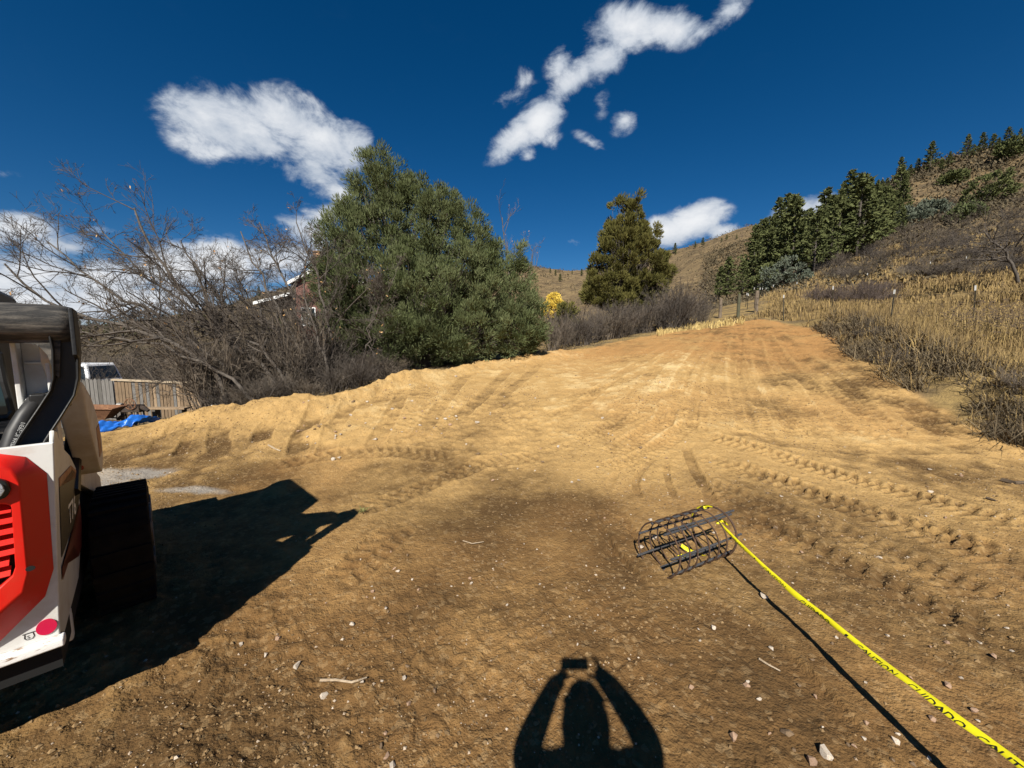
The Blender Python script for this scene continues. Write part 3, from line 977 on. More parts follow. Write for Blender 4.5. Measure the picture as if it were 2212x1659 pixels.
    # towers, cross bar, rear link
    for sx in (1, -1):
        X = (lambda x: x) if sx > 0 else (lambda x: -W - x)

        def bx(m_, x0, x1, *r):
            a, b_ = sorted((X(x0), X(x1)))
            m_.box(a, b_, *r)
        tw = MB()
        bx(tw, -.045, .03, .33, .345, 1.2, 1.80)
        bx(tw, -.062, -.045, .24, .345, 1.2, 1.80)
        bx(tw, .03, .045, .24, .345, 1.2, 1.74)
        tower = tw.build('tower_upright', white, t, bevel=.004)
        r_ = MB()
        bx(r_, -.04, .025, .318, .330, 1.655, 1.668)
        r_.build('tower_rib', white, tower, bevel=.003)
        bk = MB()
        bx(bk, -.040, .025, .22, .33, 1.46, 1.51)
        bk.build('hose_bracket', white, tower, bevel=.012)
        # curved link: channel with two flanges, runs down towards the tail gate
        path = np.array([(.10, .15, 1.88), (.108, .15, 1.72), (.100, .15, 1.60), (.085, .145, 1.535), (.045, .13, 1.455), (-.005, .11, 1.36), (-.035, .09, 1.29), (-.06, .07, 1.22)])
        lk = MB()
        n_ = len(path)
        tng = unit(np.gradient(path, axis=0))
        side = unit(np.cross(tng, np.array([0, 1.0, 0])))
        back = np.array([0, -1.0, 0])
        cs = [(-.040, -.03), (-.040, .055), (-.031, .055), (-.031, .012), (.031, .012), (.031, .055), (.040, .055), (.040, -.03)]
        V = np.concatenate([[p + s * a + back * b_ for a, b_ in cs] for p, s in zip(path, side)])
        if sx < 0: V[:, 0] = -W - V[:, 0]
        m_ = len(cs)
        Q = [(i * m_ + j, i * m_ + (j + 1) % m_, (i + 1) * m_ + (j + 1) % m_, (i + 1) * m_ + j) for i in range(n_ - 1) for j in range(m_)]
        lk.add(V, Q)
        lk.build('rear_link', black, t, bevel=.004, recalc=True)
        cap = MB()
        cap.prism([(.08, 1.905), (.24, 1.90), (.26, 1.80), (.22, 1.70), (.15, 1.66), (.06, 1.70)], 'x', *sorted((X(.130), X(.146))))
        cap.build('link_plate', black, t, bevel=.004, recalc=True)
        # lift arm reaching forward
        prof = [(.50, 1.56), (.78, 1.47), (.98, 1.36), (1.18, 1.22), (1.24, 1.12), (1.20, 1.01), (1.04, .94), (.88, 1.02), (.55, 1.36)]
        MB().prism([(.22, 1.82), (.40, 1.78), (.80, 1.46), (.80, 1.30), (.40, 1.52), (.22, 1.68)], 'x', *sorted((X(.02), X(.072)))).build('upper_arm', dusty, t, bevel=.01, recalc=True)
        low_arm = MB().prism([(.95, 1.1), (1.1, 1.1), (2.3, .62), (2.35, .42), (1.0, .9)], 'x', *sorted((X(-.07), X(.02))))
        low_arm.build('lower_arm', dusty, t, bevel=.012, recalc=True)
        arm = MB().prism(prof, 'x', *sorted((X(.022), X(.118)))).build('lift_arm', dusty, t, bevel=.012, recalc=True)
        dc = MB()
        dc.box(*sorted((X(.03), X(.105))), .0, .002, -.12, .12, M=Matrix.Translation((0, 1.08, 1.215)) @ Matrix.Rotation(rad(-50), 4, 'X'))
        cy = MB().tube([(X(.02), .62, .95), (X(.02), 1.0, 1.2)], .035, 10)
        cy.build('lift_cylinder', black, t)
        hz = MB()
        bx(hz, .005, .06, .88, 1.02, 1.08, 1.20)
        hz.build('valve_block', dusty, t, bevel=.01)
        hz = MB()
        bx(hz, .0, .055, .86, 1.0, 1.01, 1.08)
        hz.build('valve_fitting', valve, t, bevel=.008)
        dp = MB()
        bx(dp, .1165, .1205, .93, 1.12, 1.06, 1.24)
        dp.build('arm_decal', rust, arm)
        # track: belt, drive wheels, rollers, lugs
        xs = sorted((X(.04), X(.31)))
        loop = [(.95, .08), (1.0, .03), (2.25, .03), (2.42, .10), (2.45, .25), (2.3, .46), (1.55, .70), (1.1, .735), (.88, .70), (.80, .54), (.82, .28)]
        tk = MB().prism(loop, 'x', *xs).build('track', rubber, t, bevel=.03, recalc=True)
        lg = MB()
        P = np.array(loop + loop[:1])
        for i in range(len(loop)):
            a, b_ = P[i], P[i + 1]
            k = max(1, int(np.linalg.norm(b_ - a) / .09))
            nrm = np.array([(b_ - a)[1], -(b_ - a)[0]])
            nrm = nrm / np.linalg.norm(nrm)
            if nrm @ (a - np.array([1.6, .4])) < 0: nrm = -nrm
            for j in range(k):
                c_ = a + (b_ - a) * (j + .5) / k + nrm * .008
                ang = math.atan2((b_ - a)[1], (b_ - a)[0])
                lg.box(xs[0] + .005, xs[1] - .005, -.02, .02, -.012, .014, M=Matrix.Translation((0, c_[0], c_[1])) @ Matrix.Rotation(ang, 4, 'X'))
        tag(lg.build('track_lugs', rubber, tk), kind='stuff')
        for (y, z, r) in ((1.12, .50, .15), (2.22, .24, .15), (1.35, .17, .09), (1.6, .17, .09), (1.85, .17, .09)):
            MB().prism([(y + r * math.cos(a), z + r * math.sin(a)) for a in np.linspace(0, 2 * math.pi, 17)[:-1]], 'x', *sorted((X(.30), X(.318)))).build('track_wheel', steel, tk)
    MB().tube([(.135, .16, 1.835), (.10, .16, 1.835), (-.5, .16, 1.838), (-W + .1, .16, 1.835), (-W - .135, .16, 1.835)], [.075, .084, .084, .084, .075], 20).build('cross_bar', dust_black, t, smooth=True)
    g = MB()
    g.add([(.10, .115, 1.80), (-.30, .115, 1.79), (-.06, .115, 1.765), (.03, .115, 1.745), (.055, .115, 1.70), (.066, .115, 1.62), (.08, .115, 1.60)] + [(.10, .14, 1.80), (-.30, .14, 1.79), (-.06, .14, 1.765), (.03, .14, 1.745), (.055, .14, 1.70), (.066, .14, 1.62), (.08, .14, 1.60)],
          [(i, (i + 1) % 7, 7 + (i + 1) % 7, 7 + i) for i in range(7)], [(0, i, i + 1) for i in range(1, 6)] + [(7, 8 + i, 7 + i) for i in range(1, 6)])
    g.build('bar_gusset', dust_black, t, recalc=True)
    # cab
    cab = MB()
    y0, y1 = .52, 1.95
    low = [(-W + .10, y0, .95), (-.09, y0, .95), (-.09, y1, .6), (-W + .10, y1, .6)]
    top = [(-W + .18, y0 + .10, 2.05), (-.17, y0 + .10, 2.05), (-.20, y1 - .45, 2.05), (-W + .20, y1 - .45, 2.05)]
    cab.add(low + top, [(0, 3, 2, 1), (4, 5, 6, 7), (0, 1, 5, 4), (1, 2, 6, 5), (2, 3, 7, 6), (3, 0, 4, 7)])
    cab.build('cab', black, t, bevel=.03)
    rw = MB()
    rw.add([(-W + .2, .535, 1.40), (-.135, .525, 1.40), (-.155, .55, 1.74), (-W + .24, .56, 1.74)], [(0, 1, 2, 3)])
    rwo = rw.build('rear_window', glass, t)
    sol = rwo.modifiers.new('s', 'SOLIDIFY')
    sol.thickness = .02
    MB().tube([(-.118, .512, 1.42), (-.132, .515, 1.57), (-.140, .53, 1.70), (-.16, .54, 1.745), (-.6, .545, 1.75)], .014, 8).tube([(-.118, .512, 1.43), (-.135, .51, 1.40), (-.6, .51, 1.385)], .014, 8).build('window_seal', black, t)
    rk = MB()
    for z in (1.02, 1.10, 1.18, 1.26, 1.34):
        rk.box(-W + .15, -.11, .40, .52, z, z + .045)
    rk.build('rear_cover', dust_black, t)
    fp = MB().box(-W + .15, -.15, 2.35, 2.55, .15, .62)
    fp.build('attachment_plate', black, t, bevel=.02)
    un = MB().box(-W + .02, -.02, .9, 2.35, .25, .95)
    un.build('lower_frame', dark, t)
    # hoses
    hp = np.array([(.025, .24, 1.50), (-.005, .20, 1.495), (-.035, .17, 1.44), (-.062, .15, 1.38), (-.082, .13, 1.31), (-.10, .12, 1.24)])
    hose = MB().tube(hp, .030, 14).build('hydraulic_hose', hosem, t, smooth=True)
    MB().tube(hp + np.array([.05, .05, -.03]), .022, 10).build('hydraulic_hose', hosem, t, smooth=True)
    MB().tube(hp + np.array([.012, .09, .015]), .016, 10).build('hydraulic_hose', hosem, t, smooth=True)
    cl = MB().box(-.02, .03, .17, .245, 1.46, 1.53)
    cl.build('hose_clamp', black, t, bevel=.008)
    me = text_mesh('MSHA IC-293/1', .0175)
    o = link('hose_print', me, lett, hose)
    a, b_ = hp[4] + np.array([0, 0, .0]), hp[2]
    dx = Vector(unit(b_ - a))
    view = Vector((.30, -1.0, .15)).normalized()
    nz_ = (view - dx * view.dot(dx)).normalized()
    up = nz_.cross(dx)
    base = Vector(a) + nz_ * .0312 - up * .006
    o.matrix_local = Matrix.Translation(base) @ Matrix((dx, up, nz_)).transposed().to_4x4()
    return t


loader = build_loader()

# ------------------------------------------------------------------ rebar cage and caution tape
REBAR = mat('rebar_steel', (.045, .046, .050), .65, .3, (.085, .085, .09), 60, .5, 420, lo=.35, hi=.7)
RUST = mat('rusty_wire', (.050, .030, .020), .8, .2, (.10, .056, .032), 40, .3, 200)


def build_cage():
    a, b = np.array([1.10, 2.80]), np.array([1.68, 3.10])
    ax = unit(b - a)
    L = np.linalg.norm(b - a) + .05
    rz = math.atan2(ax[1], ax[0])
    D, r0 = .40, .20
    z0 = sz(*((a + b) / 2))
    t = empty('rebar_cage', (a[0], a[1], z0 - .02), rz, 'short round cage of steel rebar lying on the dirt, tied to yellow tape', 'rebar cage')
    nb = 7
    for k in range(nb):
        th = 2 * math.pi * (k + .3) / nb
        y, z = r0 * .94 * math.cos(th), r0 + r0 * .94 * math.sin(th)
        x0 = -.05 + .10 * RNG.random()
        x1 = L - .02 + .10 * RNG.random()
        n = 60
        xs = np.linspace(x0, x1, n)
        P = np.stack([xs, np.full(n, y), np.full(n, z) + .004 * np.sin(xs * 5 + k)], 1)
        R = .0085 + .0012 * (np.arange(n) % 2)
        MB().tube(P, R, 7).build('rebar', REBAR, t)
        if k in (2, 5):
            MB().tube(P + np.array([.06, .018, .012]), R, 7).build('rebar', REBAR, t)
    nh = 7
    for k in range(nh):
        x = .03 + (L - .06) * k / (nh - 1)
        th = np.linspace(0, 2 * math.pi * 1.05, 45)
        x += .012 * math.sin(k * 2.3)
        P = np.stack([np.full(45, x) + .012 * np.sin(th + k), r0 * np.cos(th), r0 + r0 * np.sin(th)], 1)
        MB().tube(P, .0065 if k < nh - 1 else .0095, 6).build('hoop', RUST, t)
        tw = MB()
        for j in range(nb):
            th_ = 2 * math.pi * (j + .3) / nb
            c = np.array([x, r0 * .97 * math.cos(th_), r0 + r0 * .97 * math.sin(th_)])
            tw.tube([c + np.array([-.015, 0, .012]), c + np.array([0, .012, .004]), c + np.array([.015, 0, -.012])], .0025, 4)
        tag(tw.build('tie_wire', RUST, t), kind='stuff')
    return t, a, b, rz, L, z0


cage, CA, CB, CRZ, CLEN, CZ = build_cage()
YEL = mat('yellow_tape', (.72, .66, .012), .38, 0, (.62, .55, .01), 8, .05, 30, spec=.5)
INK = mat('black_print', (.008, .008, .008), .6)


def ribbon(path, half, normal_w, cross):
    """strip along path; cross = list of (across, out) profile"""
    n = len(path)
    tng = unit(np.gradient(path, axis=0))
    up = unit(normal_w)
    sd = unit(np.cross(tng, up))
    up = np.cross(sd, tng)
    return sd, up


def build_tape():
    k0 = np.array([CB[0] + .06, CB[1] - .02, CZ + .27])
    t = empty('caution_tape', tuple(k0), 0, 'long yellow tape printed CAUTION CUIDADO stretched from the rebar cage to the lower right', 'tape')
    ctrl_ = np.array([k0, (1.725, 2.70, .245), (1.735, 2.25, .235), (1.745, 1.7, .265), (1.75, 1.08, .335), (1.76, .5, .40), (1.78, -.6, .52)])
    tt = np.linspace(0, 1, 320)
    ts = np.concatenate([[0], np.cumsum(np.linalg.norm(np.diff(ctrl_, axis=0), axis=1))])
    ts /= ts[-1]
    P = np.stack([np.interp(tt, ts, ctrl_[:, k]) for k in range(3)], 1)
    ker = np.hanning(41)
    ker /= ker.sum()
    pad = np.pad(P, ((20, 20), (0, 0)), mode='reflect', reflect_type='odd')
    P = np.stack([np.convolve(pad[:, k], ker, 'valid') for k in range(3)], 1)
    s = np.concatenate([[0], np.cumsum(np.linalg.norm(np.diff(P, axis=0), axis=1))])
    tng = unit(np.gradient(P, axis=0))
    # the tape leans towards the sun and folds a little along its length
    lean = rad(38) + rad(18) * np.sin(s * 2.3 + .5) + rad(12) * np.sin(s * 7.1) + rad(5) * np.sin(s * 19)
    right = unit(np.cross(tng, np.array([0, 0, 1.0])))           # points to -x side (away to the left of travel)
    upv = np.cross(right, tng)
    wdir = right * np.cos(lean)[:, None] * 1.0 - upv * np.sin(lean)[:, None]   # across the tape, from ridge down to the free edge
    wdir = np.where(wdir[:, :1] > 0, wdir * np.array([-1, -1, 1]), wdir)
    nrm = unit(np.cross(wdir, tng))
    nrm = np.where(nrm[:, 2:] < 0, -nrm, nrm)
    w1 = np.interp(s, [0, .12, .6, 1.2, 2.0, 3.0, 4.5], [.006, .016, .022, .026, .036, .042, .04]) * (1 + .16 * np.sin(s * 9) + .08 * np.sin(s * 23))
    w2 = np.interp(s, [0, .12, .6, 1.2, 2.0, 3.0, 4.5], [.004, .008, .010, .012, .017, .018, .016])
    back = unit(-wdir * .55 - nrm * .8)                                         # narrow fold behind the ridge
    rows = [P + back * w2[:, None], P - wdir * .002 + nrm * .002, P + wdir * w1[:, None] * .5 + nrm * (.002 * np.sin(s * 13))[:, None], P + wdir * w1[:, None]]
    V = np.stack(rows, 1).reshape(-1, 3) - k0
    n = len(P)
    Q = [(i * 4 + j, i * 4 + j + 1, (i + 1) * 4 + j + 1, (i + 1) * 4 + j) for i in range(n - 1) for j in range(3)]
    band = MB().add(V, Q).build('tape_band', YEL, t, smooth=True)
    sm = band.modifiers.new('s', 'SOLIDIFY')
    sm.thickness = .0006
    # print: words run along the tape, their lower part lost in the fold
    words = [('CUIDADO', .17, 0), ('I', .48, 0), ('CAUTION', .60, 0), ('CUIDADO', .93, 0), ('I', 1.22, 0), ('CAUTION', 1.30, 0), ('CUIDADO', 1.56, 0), ('CAUTION', 1.80, 0), ('CUIDADO', 2.16, 1), ('CAUTION', 2.6, 0)]
    for wtxt, s0, flip in words:
        me = text_mesh(wtxt, 1.0)
        co = np.array([v.co[:] for v in me.vertices])
        wmax = co[:, 0].max()
        Lw = .205 if len(wtxt) > 1 else .025
        ls = s0 + co[:, 0] / wmax * Lw
        hgt = co[:, 1] / .73
        wloc = np.interp(ls, s, w1)
        frac = (1.34 - hgt * 1.0) if not flip else (.34 + hgt * 1.0)
        frac = np.clip(frac, .05, 1.0)
        base = np.stack([np.interp(ls, s, P[:, k]) for k in range(3)], 1)
        wd = np.stack([np.interp(ls, s, wdir[:, k]) for k in range(3)], 1)
        nn_ = np.stack([np.interp(ls, s, nrm[:, k]) for k in range(3)], 1)
        bump_ = np.where(frac < .5, frac / .5, (1 - frac) / .5) * .002 * np.sin(ls * 13)
        new = base + wd * (wloc * frac)[:, None] + nn_ * (.0022 + bump_)[:, None] - k0
        me.vertices.foreach_set('co', new.astype(np.float32).ravel())
        me.update()
        link('tape_print', me, INK, t)
    # knot and loose ends at the cage, loop round the end hoop
    kn = MB()
    for j in range(5):
        th = np.linspace(0, 2 * math.pi, 14)
        kn.tube(np.stack([.009 * np.cos(th) + .006 * j - .02, .005 * np.sin(th * 2 + j), .012 * np.sin(th) + .003 * j], 1), .004, 5)
    kn.build('knot', YEL, t)
    R_ = Matrix.Rotation(CRZ, 3, 'Z')

    def strip(pts, w, nm):
        pts = np.array(pts)
        tn = unit(np.gradient(pts, axis=0))
        sd = unit(np.cross(tn, np.array([.3, -.8, .5])))
        ang = np.linspace(0, 5, len(pts))
        sd2 = sd * np.cos(ang * .3)[:, None] + np.cross(tn, sd) * np.sin(ang * .5)[:, None]
        V_ = np.stack([pts - sd2 * w, pts + np.cross(tn, sd2) * w * .5, pts + sd2 * w], 1).reshape(-1, 3)
        Q_ = [(i * 3 + j, i * 3 + j + 1, (i + 1) * 3 + j + 1, (i + 1) * 3 + j) for i in range(len(pts) - 1) for j in range(2)]
        MB().add(V_, Q_).build(nm, YEL, t, smooth=True)

    def cg(x, th, e=0.):   # point on the cage in world, relative to the knot
        p = Vector((x, (.20 + e) * math.cos(th), .20 + (.20 + e) * math.sin(th)))
        p = R_ @ p + Vector((CA[0], CA[1], CZ - .02))
        return np.array(p) - k0
    strip([cg(CLEN - .03, th, .008) for th in np.linspace(-1.15, 1.5, 16)], .010, 'tape_wrap')
    strip([cg(CLEN - .10 + .02 * math.sin(3 * i), 1.35 + i * .02, .01) for i in range(8)], .012, 'tape_wrap')
    # loose tail lying inside the cage
    tail = []
    for i in range(16):
        f = i / 15
        tail.append(cg(CLEN * (.62 - .36 * f), -math.pi / 2 + .22 + .12 * math.sin(5 * f), -.012) + np.array([0, 0, .006 * math.sin(9 * f)]))
    strip(tail, .011, 'tape_tail')
    tail = [cg(CLEN * (.64 + .16 * f), -math.pi / 2 + .75 - .9 * f, -.02) for f in np.linspace(0, 1, 8)]
    strip(tail, .014, 'tape_tail')
    strip([np.array([.0, 0, 0]) + f * np.array([.10, .02, -.02]) + np.array([0, 0, .015 * math.sin(6 * f)]) for f in np.linspace(0, 1, 6)], .008, 'tape_tail')
    return t


build_tape()
st = empty('steel_stake', (1.78, -.62, sz(1.78, -.62)), 0, 'steel stake beside the photographer holding the near end of the yellow tape', 'stake')
MB().tube([(0, 0, -.2), (0, 0, .75)], .009, 8).build('rod', REBAR, st)
MB().tube([(0, 0, .75), (0, 0, .77), (0, 0, .79)], [.018, .018, .012], 10).build('cap', YEL, st)


# ------------------------------------------------------------------ the photographer (casts the shadow in front of the camera)
def build_person():
    skin = mat('skin', (.42, .25, .17), .6)
    coat = mat('jacket_cloth', (.05, .06, .09), .9, 0, (.07, .08, .11), 30, .2, 200)
    jeans = mat('jeans_cloth', (.04, .06, .11), .9, 0, (.06, .08, .14), 60, .2, 300)
    boots = mat('boot_leather', (.06, .04, .025), .7)
    hair = mat('dark_hair', (.035, .022, .014), .7, 0, (.06, .04, .03), 80, stretch=(1, 1, .1))
    t = empty('person', (.05, -.34, 0), 0, 'person in a dark jacket holding a phone up in both hands, seen as a shadow', 'person')
    V, E, R = [], [], []

    def chain(pts, start=None):
        prev = start
        out = []
        for (x, y, z, r) in pts:
            V.append((x, y, z))
            R.append(r)
            if prev is not None: E.append((prev, len(V) - 1))
            prev = len(V) - 1
            out.append(prev)
        return out
    # local coordinates: x right, y forward, origin between the feet; the phone is at y = +0.32
    sp = chain([(0, 0, 1.00, .15), (0, -.01, 1.15, .145), (0, -.01, 1.32, .15), (0, -.01, 1.50, .15), (0, .0, 1.585, .10), (0, .02, 1.63, .058), (0, .035, 1.70, .07), (0, .05, 1.78, .085), (0, .05, 1.85, .072)])
    for s in (1, -1):
        chain([(s * .10, 0, .94, .105), (s * .12, .0, .70, .088), (s * .125, .01, .50, .066), (s * .13, -.01, .30, .058), (s * .13, -.01, .10, .045), (s * .135, .06, .045, .045), (s * .145, .15, .035, .035)], sp[0])
    # arms: shoulder, elbow out and down, wrist up at the phone
    ra = chain([(.17, .0, 1.54, .09), (.25, .08, 1.47, .08), (.315, .18, 1.455, .076), (.25, .235, 1.56, .068), (.160, .256, 1.690, .054), (.122, .262, 1.745, .052)], sp[3])
    la = chain([(-.17, .0, 1.54, .09), (-.225, .08, 1.46, .08), (-.245, .18, 1.45, .070), (-.175, .235, 1.57, .055), (-.115, .260, 1.68, .042), (-.092, .268, 1.715, .036)], sp[3])
    # hands: palms and five fingers each, closing on the phone's ends
    for s, w, px in ((1, ra[-1], .10), (-1, la[-1], -.078)):
        wx, wy, wz = V[w]
        if s > 0:
            f = [[(wx, wy - .01, wz + .035, .011), (.115, .275, 1.80, .009), (.085, .292, 1.798, .008)],
                 [(wx - .01, wy - .02, wz + .03, .011), (.12, .262, 1.785, .009), (.10, .268, 1.77, .008)],
                 [(wx + .005, wy - .035, wz + .02, .010), (.115, .262, 1.745, .009), (.09, .268, 1.74, .008)],
                 [(wx + .008, wy - .045, wz + .0, .009), (.112, .262, 1.72, .008), (.092, .268, 1.715, .007)],
                 [(wx - .03, wy - .02, wz - .02, .012), (.08, .278, 1.705, .010), (.06, .285, 1.703, .009)]]
        else:
            f = [[(wx, wy - .01, wz + .02, .010), (-.072, .285, 1.752, .008), (-.058, .290, 1.745, .007)],
                 [(wx + .006, wy - .02, wz + .02, .010), (-.068, .262, 1.74, .008), (-.052, .266, 1.735, .007)],
                 [(wx + .003, wy - .03, wz + .012, .009), (-.068, .262, 1.722, .008), (-.05, .268, 1.72, .007)],
                 [(wx + .002, wy - .035, wz + .0, .009), (-.072, .264, 1.706, .008), (-.055, .27, 1.704, .007)],
                 [(wx + .02, wy - .01, wz - .012, .011), (-.055, .278, 1.698, .009), (-.035, .285, 1.70, .008)]]
        for fi in f:
            chain(fi, w)
    me = bpy.data.meshes.new('body')
    me.from_pydata(V, E, [])
    o = bpy.data.objects.new('body', me)
    COL.objects.link(o)
    o.modifiers.new('skin', 'SKIN')
    for i, r in enumerate(R):
        me.skin_vertices[0].data[i].radius = (r, r * (.78 if i in sp[:4] else 1.0))
        me.skin_vertices[0].data[i].use_root = (i == 0)
    s = o.modifiers.new('sub', 'SUBSURF')
    s.levels = s.render_levels = 2
    dg = bpy.context.evaluated_depsgraph_get()
    m2 = bpy.data.meshes.new_from_object(o.evaluated_get(dg))
    m2.name = 'body'
    bpy.data.objects.remove(o)
    for k in (skin, coat, jeans, boots): m2.materials.append(k)
    for p in m2.polygons:
        c = p.center
        p.use_smooth = True
        hand = c.y > .262 and c.z > 1.60
        p.material_index = 0 if (c.z > 1.615 and abs(c.x) < .1 and c.y < .2) or hand else 1 if c.z > .98 else 2 if c.z > .11 else 3
    b = bpy.data.objects.new('body', m2)
    COL.objects.link(b)
    b.parent = t
    # face
    f = MB()
    f.tube([(0, .115, 1.80), (0, .140, 1.765), (0, .128, 1.755)], [.008, .013, .010], 8)
    f.build('nose', skin, t, smooth=True)
    for s_ in (1, -1):
        MB().tube([(s_ * .032, .112, 1.795), (s_ * .032, .126, 1.795)], [.013, .010], 10).build('eye', mat('eye_white', (.7, .7, .7), .3), t, smooth=True)
        MB().tube([(s_ * .083, .045, 1.81), (s_ * .094, .04, 1.79), (s_ * .084, .045, 1.76)], [.010, .016, .009], 8).build('ear', skin, t, smooth=True)
    MB().tube([(-.025, .118, 1.725), (0, .126, 1.723), (.025, .118, 1.725)], [.004, .007, .004], 6).build('mouth', mat('lips', (.30, .12, .10), .5), t, smooth=True)
    bm_ = bmesh.new()
    bmesh.ops.create_uvsphere(bm_, u_segments=20, v_segments=14, radius=1)
    for v in bm_.verts:
        x, y, z = v.co
        v.co = (x * (.094 + .075 * max(0, -z)), .03 + y * .096 - .015, 1.80 + z * (.09 if z > 0 else .26))
        if y > .35 and z < .45: v.co.y = min(v.co.y, .055)
        v.co += Vector((random.uniform(-1, 1), random.uniform(-1, 1), random.uniform(-1, 1))) * .004
    mh = bpy.data.meshes.new('hair')
    bm_.to_mesh(mh)
    for p in mh.polygons: p.use_smooth = True
    link('hair', mh, hair, t)
    # the phone, held sideways just behind the lens position
    ph = empty('phone', (.035, -.012, CAMH - .017), 0, 'dark phone held sideways above the photographer, its shadow tops the figure shadow', 'phone')
    bd = mat('phone_body', (.02, .02, .022), .35, .2)
    MB().box(-.062, .088, -.0085, 0, -.036, .036).build('case', bd, ph, bevel=.003)
    MB().box(-.058, .084, -.0095, -.0086, -.033, .033).build('screen', mat('phone_glass', (.01, .01, .012), .08), ph)
    MB().box(-.058, -.022, .0005, .003, -.002, .034).build('camera_bump', bd, ph, bevel=.002)
    for (x, z) in ((-.049, .025), (-.031, .025), (-.04, .007)):
        MB().tube([(x, .0025, z), (x, .0045, z)], .007, 14).build('lens', mat('phone_glass'), ph)
    return t


build_person()
# ------------------------------------------------------------------ stones
def stone_mesh(rng, n=13, flat=.6):
    b = bmesh.new()
    for p in unit(rng.normal(size=(n, 3))) * rng.uniform(.75, 1.0, (n, 1)):
        b.verts.new((p[0] * 1.0, p[1] * .75, p[2] * flat))
    bmesh.ops.convex_hull(b, input=b.verts)
    lo = [v for v in b.verts if not v.link_faces]
    for v in lo: b.verts.remove(v)
    bmesh.ops.triangulate(b, faces=b.faces)
    me = bpy.data.meshes.new('stone')
    b.to_mesh(me)
    b.free()
    return me


PALE = mat('pale_stone', (.50, .45, .38), .9, 0, (.36, .28, .20), 8, .3, 60)
PINK = mat('pinkish_stone', (.36, .24, .165), .9, 0, (.24, .15, .09), 8, .3, 60)
BRN = mat('brown_stone', (.20, .135, .08), .95, 0, (.13, .085, .045), 9, .4, 60)
srng = np.random.default_rng(11)
STONES = {k: [stone_mesh(srng, 12 + i % 3, .5 + .15 * (i % 3)) for i in range(5)] for k in ('pale', 'pink', 'brown')}
for k, m_ in (('pale', PALE), ('pink', PINK), ('brown', BRN)):
    for me in STONES[k]: me.materials.append(m_)


def stone(kind, x, y, size, label, group=None, sink=.25, rz=None):
    me = STONES[kind][srng.integers(5)]
    o = bpy.data.objects.new('stone', me)
    COL.objects.link(o)
    o.location = (x, y, sz(x, y) + size * (.5 - sink) * .7)
    o.rotation_euler = (srng.uniform(-.35, .35), srng.uniform(-.35, .35), srng.uniform(0, 6.3) if rz is None else rz)
    f = srng.uniform(.85, 1.15, 3)
    o.scale = (size * .5 * f[0], size * .5 * f[1], size * .5 * f[2])
    return tag(o, label, 'stone', group)


HERO = [  # pixel, size m, kind, label
    (1415, 1165, .075, 'pale', 'white stone lying half under the left end of the rebar cage'),
    (1385, 1190, .07, 'pale', 'flat pale stone just left of the rebar cage opening'),
    (1405, 1125, .06, 'pale', 'pale stone on the dirt above the rebar cage'),
    (1650, 1290, .07, 'pale', 'whitish stone sitting on the shadow line of the tape'),
    (1785, 1625, .075, 'pale', 'large white topped stone at the bottom edge right of the figure shadow'),
    (1755, 1640, .07, 'pink', 'brownish stone beside the large white topped stone'),
    (1700, 1580, .07, 'brown', 'brown rock between the figure shadow and the tape shadow'),
    (2048, 1475, .055, 'pink', 'tan stone just above the tape in the lower right'),
    (2105, 1530, .05, 'pink', 'upright tan stone in a small hollow right of the tape'),
    (2090, 1680, .06, 'brown', 'brown stone under the tape near the lower right corner'),
    (1030, 915, .12, 'pale', 'white rock at the foot of the left cut bank, largest there'),
    (720, 997, .09, 'pale', 'white flat rock on the dirt in front of the bare trees'),
    (733, 990, .07, 'pale', 'small white rock right behind the flat white rock by the bank'),
    (643, 1436, .05, 'pale', 'white chip of rock above the stick in the left foreground'),
    (600, 1380, .04, 'pink', 'pinkish pebble left of the stick in the foreground'),
    (572, 1412, .045, 'pale', 'oblong pale pebble at the edge of the loader shadow'),
    (1250, 1040, .06, 'pale', 'white stone on the brown pan below the tyre marks'),
    (1390, 1038, .06, 'pale', 'white stone at the head of the small ruts'),
    (1235, 1045, .05, 'pale', 'white stone beside another at the edge of the brown pan'),
    (805, 1282, .045, 'pink', 'brown pebble with a white chip beside it in the middle foreground'),
    (760, 1350, .045, 'pale', 'pale stone casting a small shadow below the loader shadow tip'),
    (700, 1500, .05, 'pale', 'pale stone just left of the curved stick'),
    (520, 1390, .045, 'pale', 'pale stone close to the loader shadow edge at the left'),
    (985, 815, .12, 'pale', 'pale rock on top of the left bank below the evergreen'),
    (1585, 1590, .06, 'pink', 'pinkish stone right of the figure shadow elbow'),
    (2010, 1065, .06, 'pale', 'pale stone in the upper track print at the right'),
]
for (u, v, s_, k, lab) in HERO:
    q, d = hit(u, v)
    stone(k, q[0], q[1], s_, lab)
# many look-alike stones, then uncountable gravel
cnt = 0
REG = [(1450, 2200, 1350, 1659, 40, 'loose stone on the brown dirt around the tape shadow', .022, .05),
       (650, 1100, 1150, 1659, 40, 'loose stone on the brown dirt left of the figure shadow', .02, .045),
       (1080, 1350, 1080, 1400, 22, 'loose stone on the brown pan in front of the camera', .018, .04),
       (640, 1000, 830, 960, 70, 'pale stone sticking out of the left cut bank', .04, .12),
       (1000, 1500, 800, 1040, 34, 'pale stone on the light tan graded dirt', .04, .08),
       (1500, 2150, 960, 1250, 34, 'pale stone among the track prints at the right', .03, .06)]
for (u0, u1, v0, v1, n, lab, a, b) in REG:
    for i in range(n):
        q, d = hit(srng.uniform(u0, u1), srng.uniform(v0, v1))
        if right_d(q[0], q[1]) > -.1 or left_d(q[0], q[1]) > .3: continue
        if abs(q[0]) < .0 and q[1] < 1: continue
        stone(srng.choice(['pale', 'pale', 'pink', 'brown']), q[0], q[1], a + (b - a) * srng.random() ** 2, lab, lab.replace('stone', 'stones'))


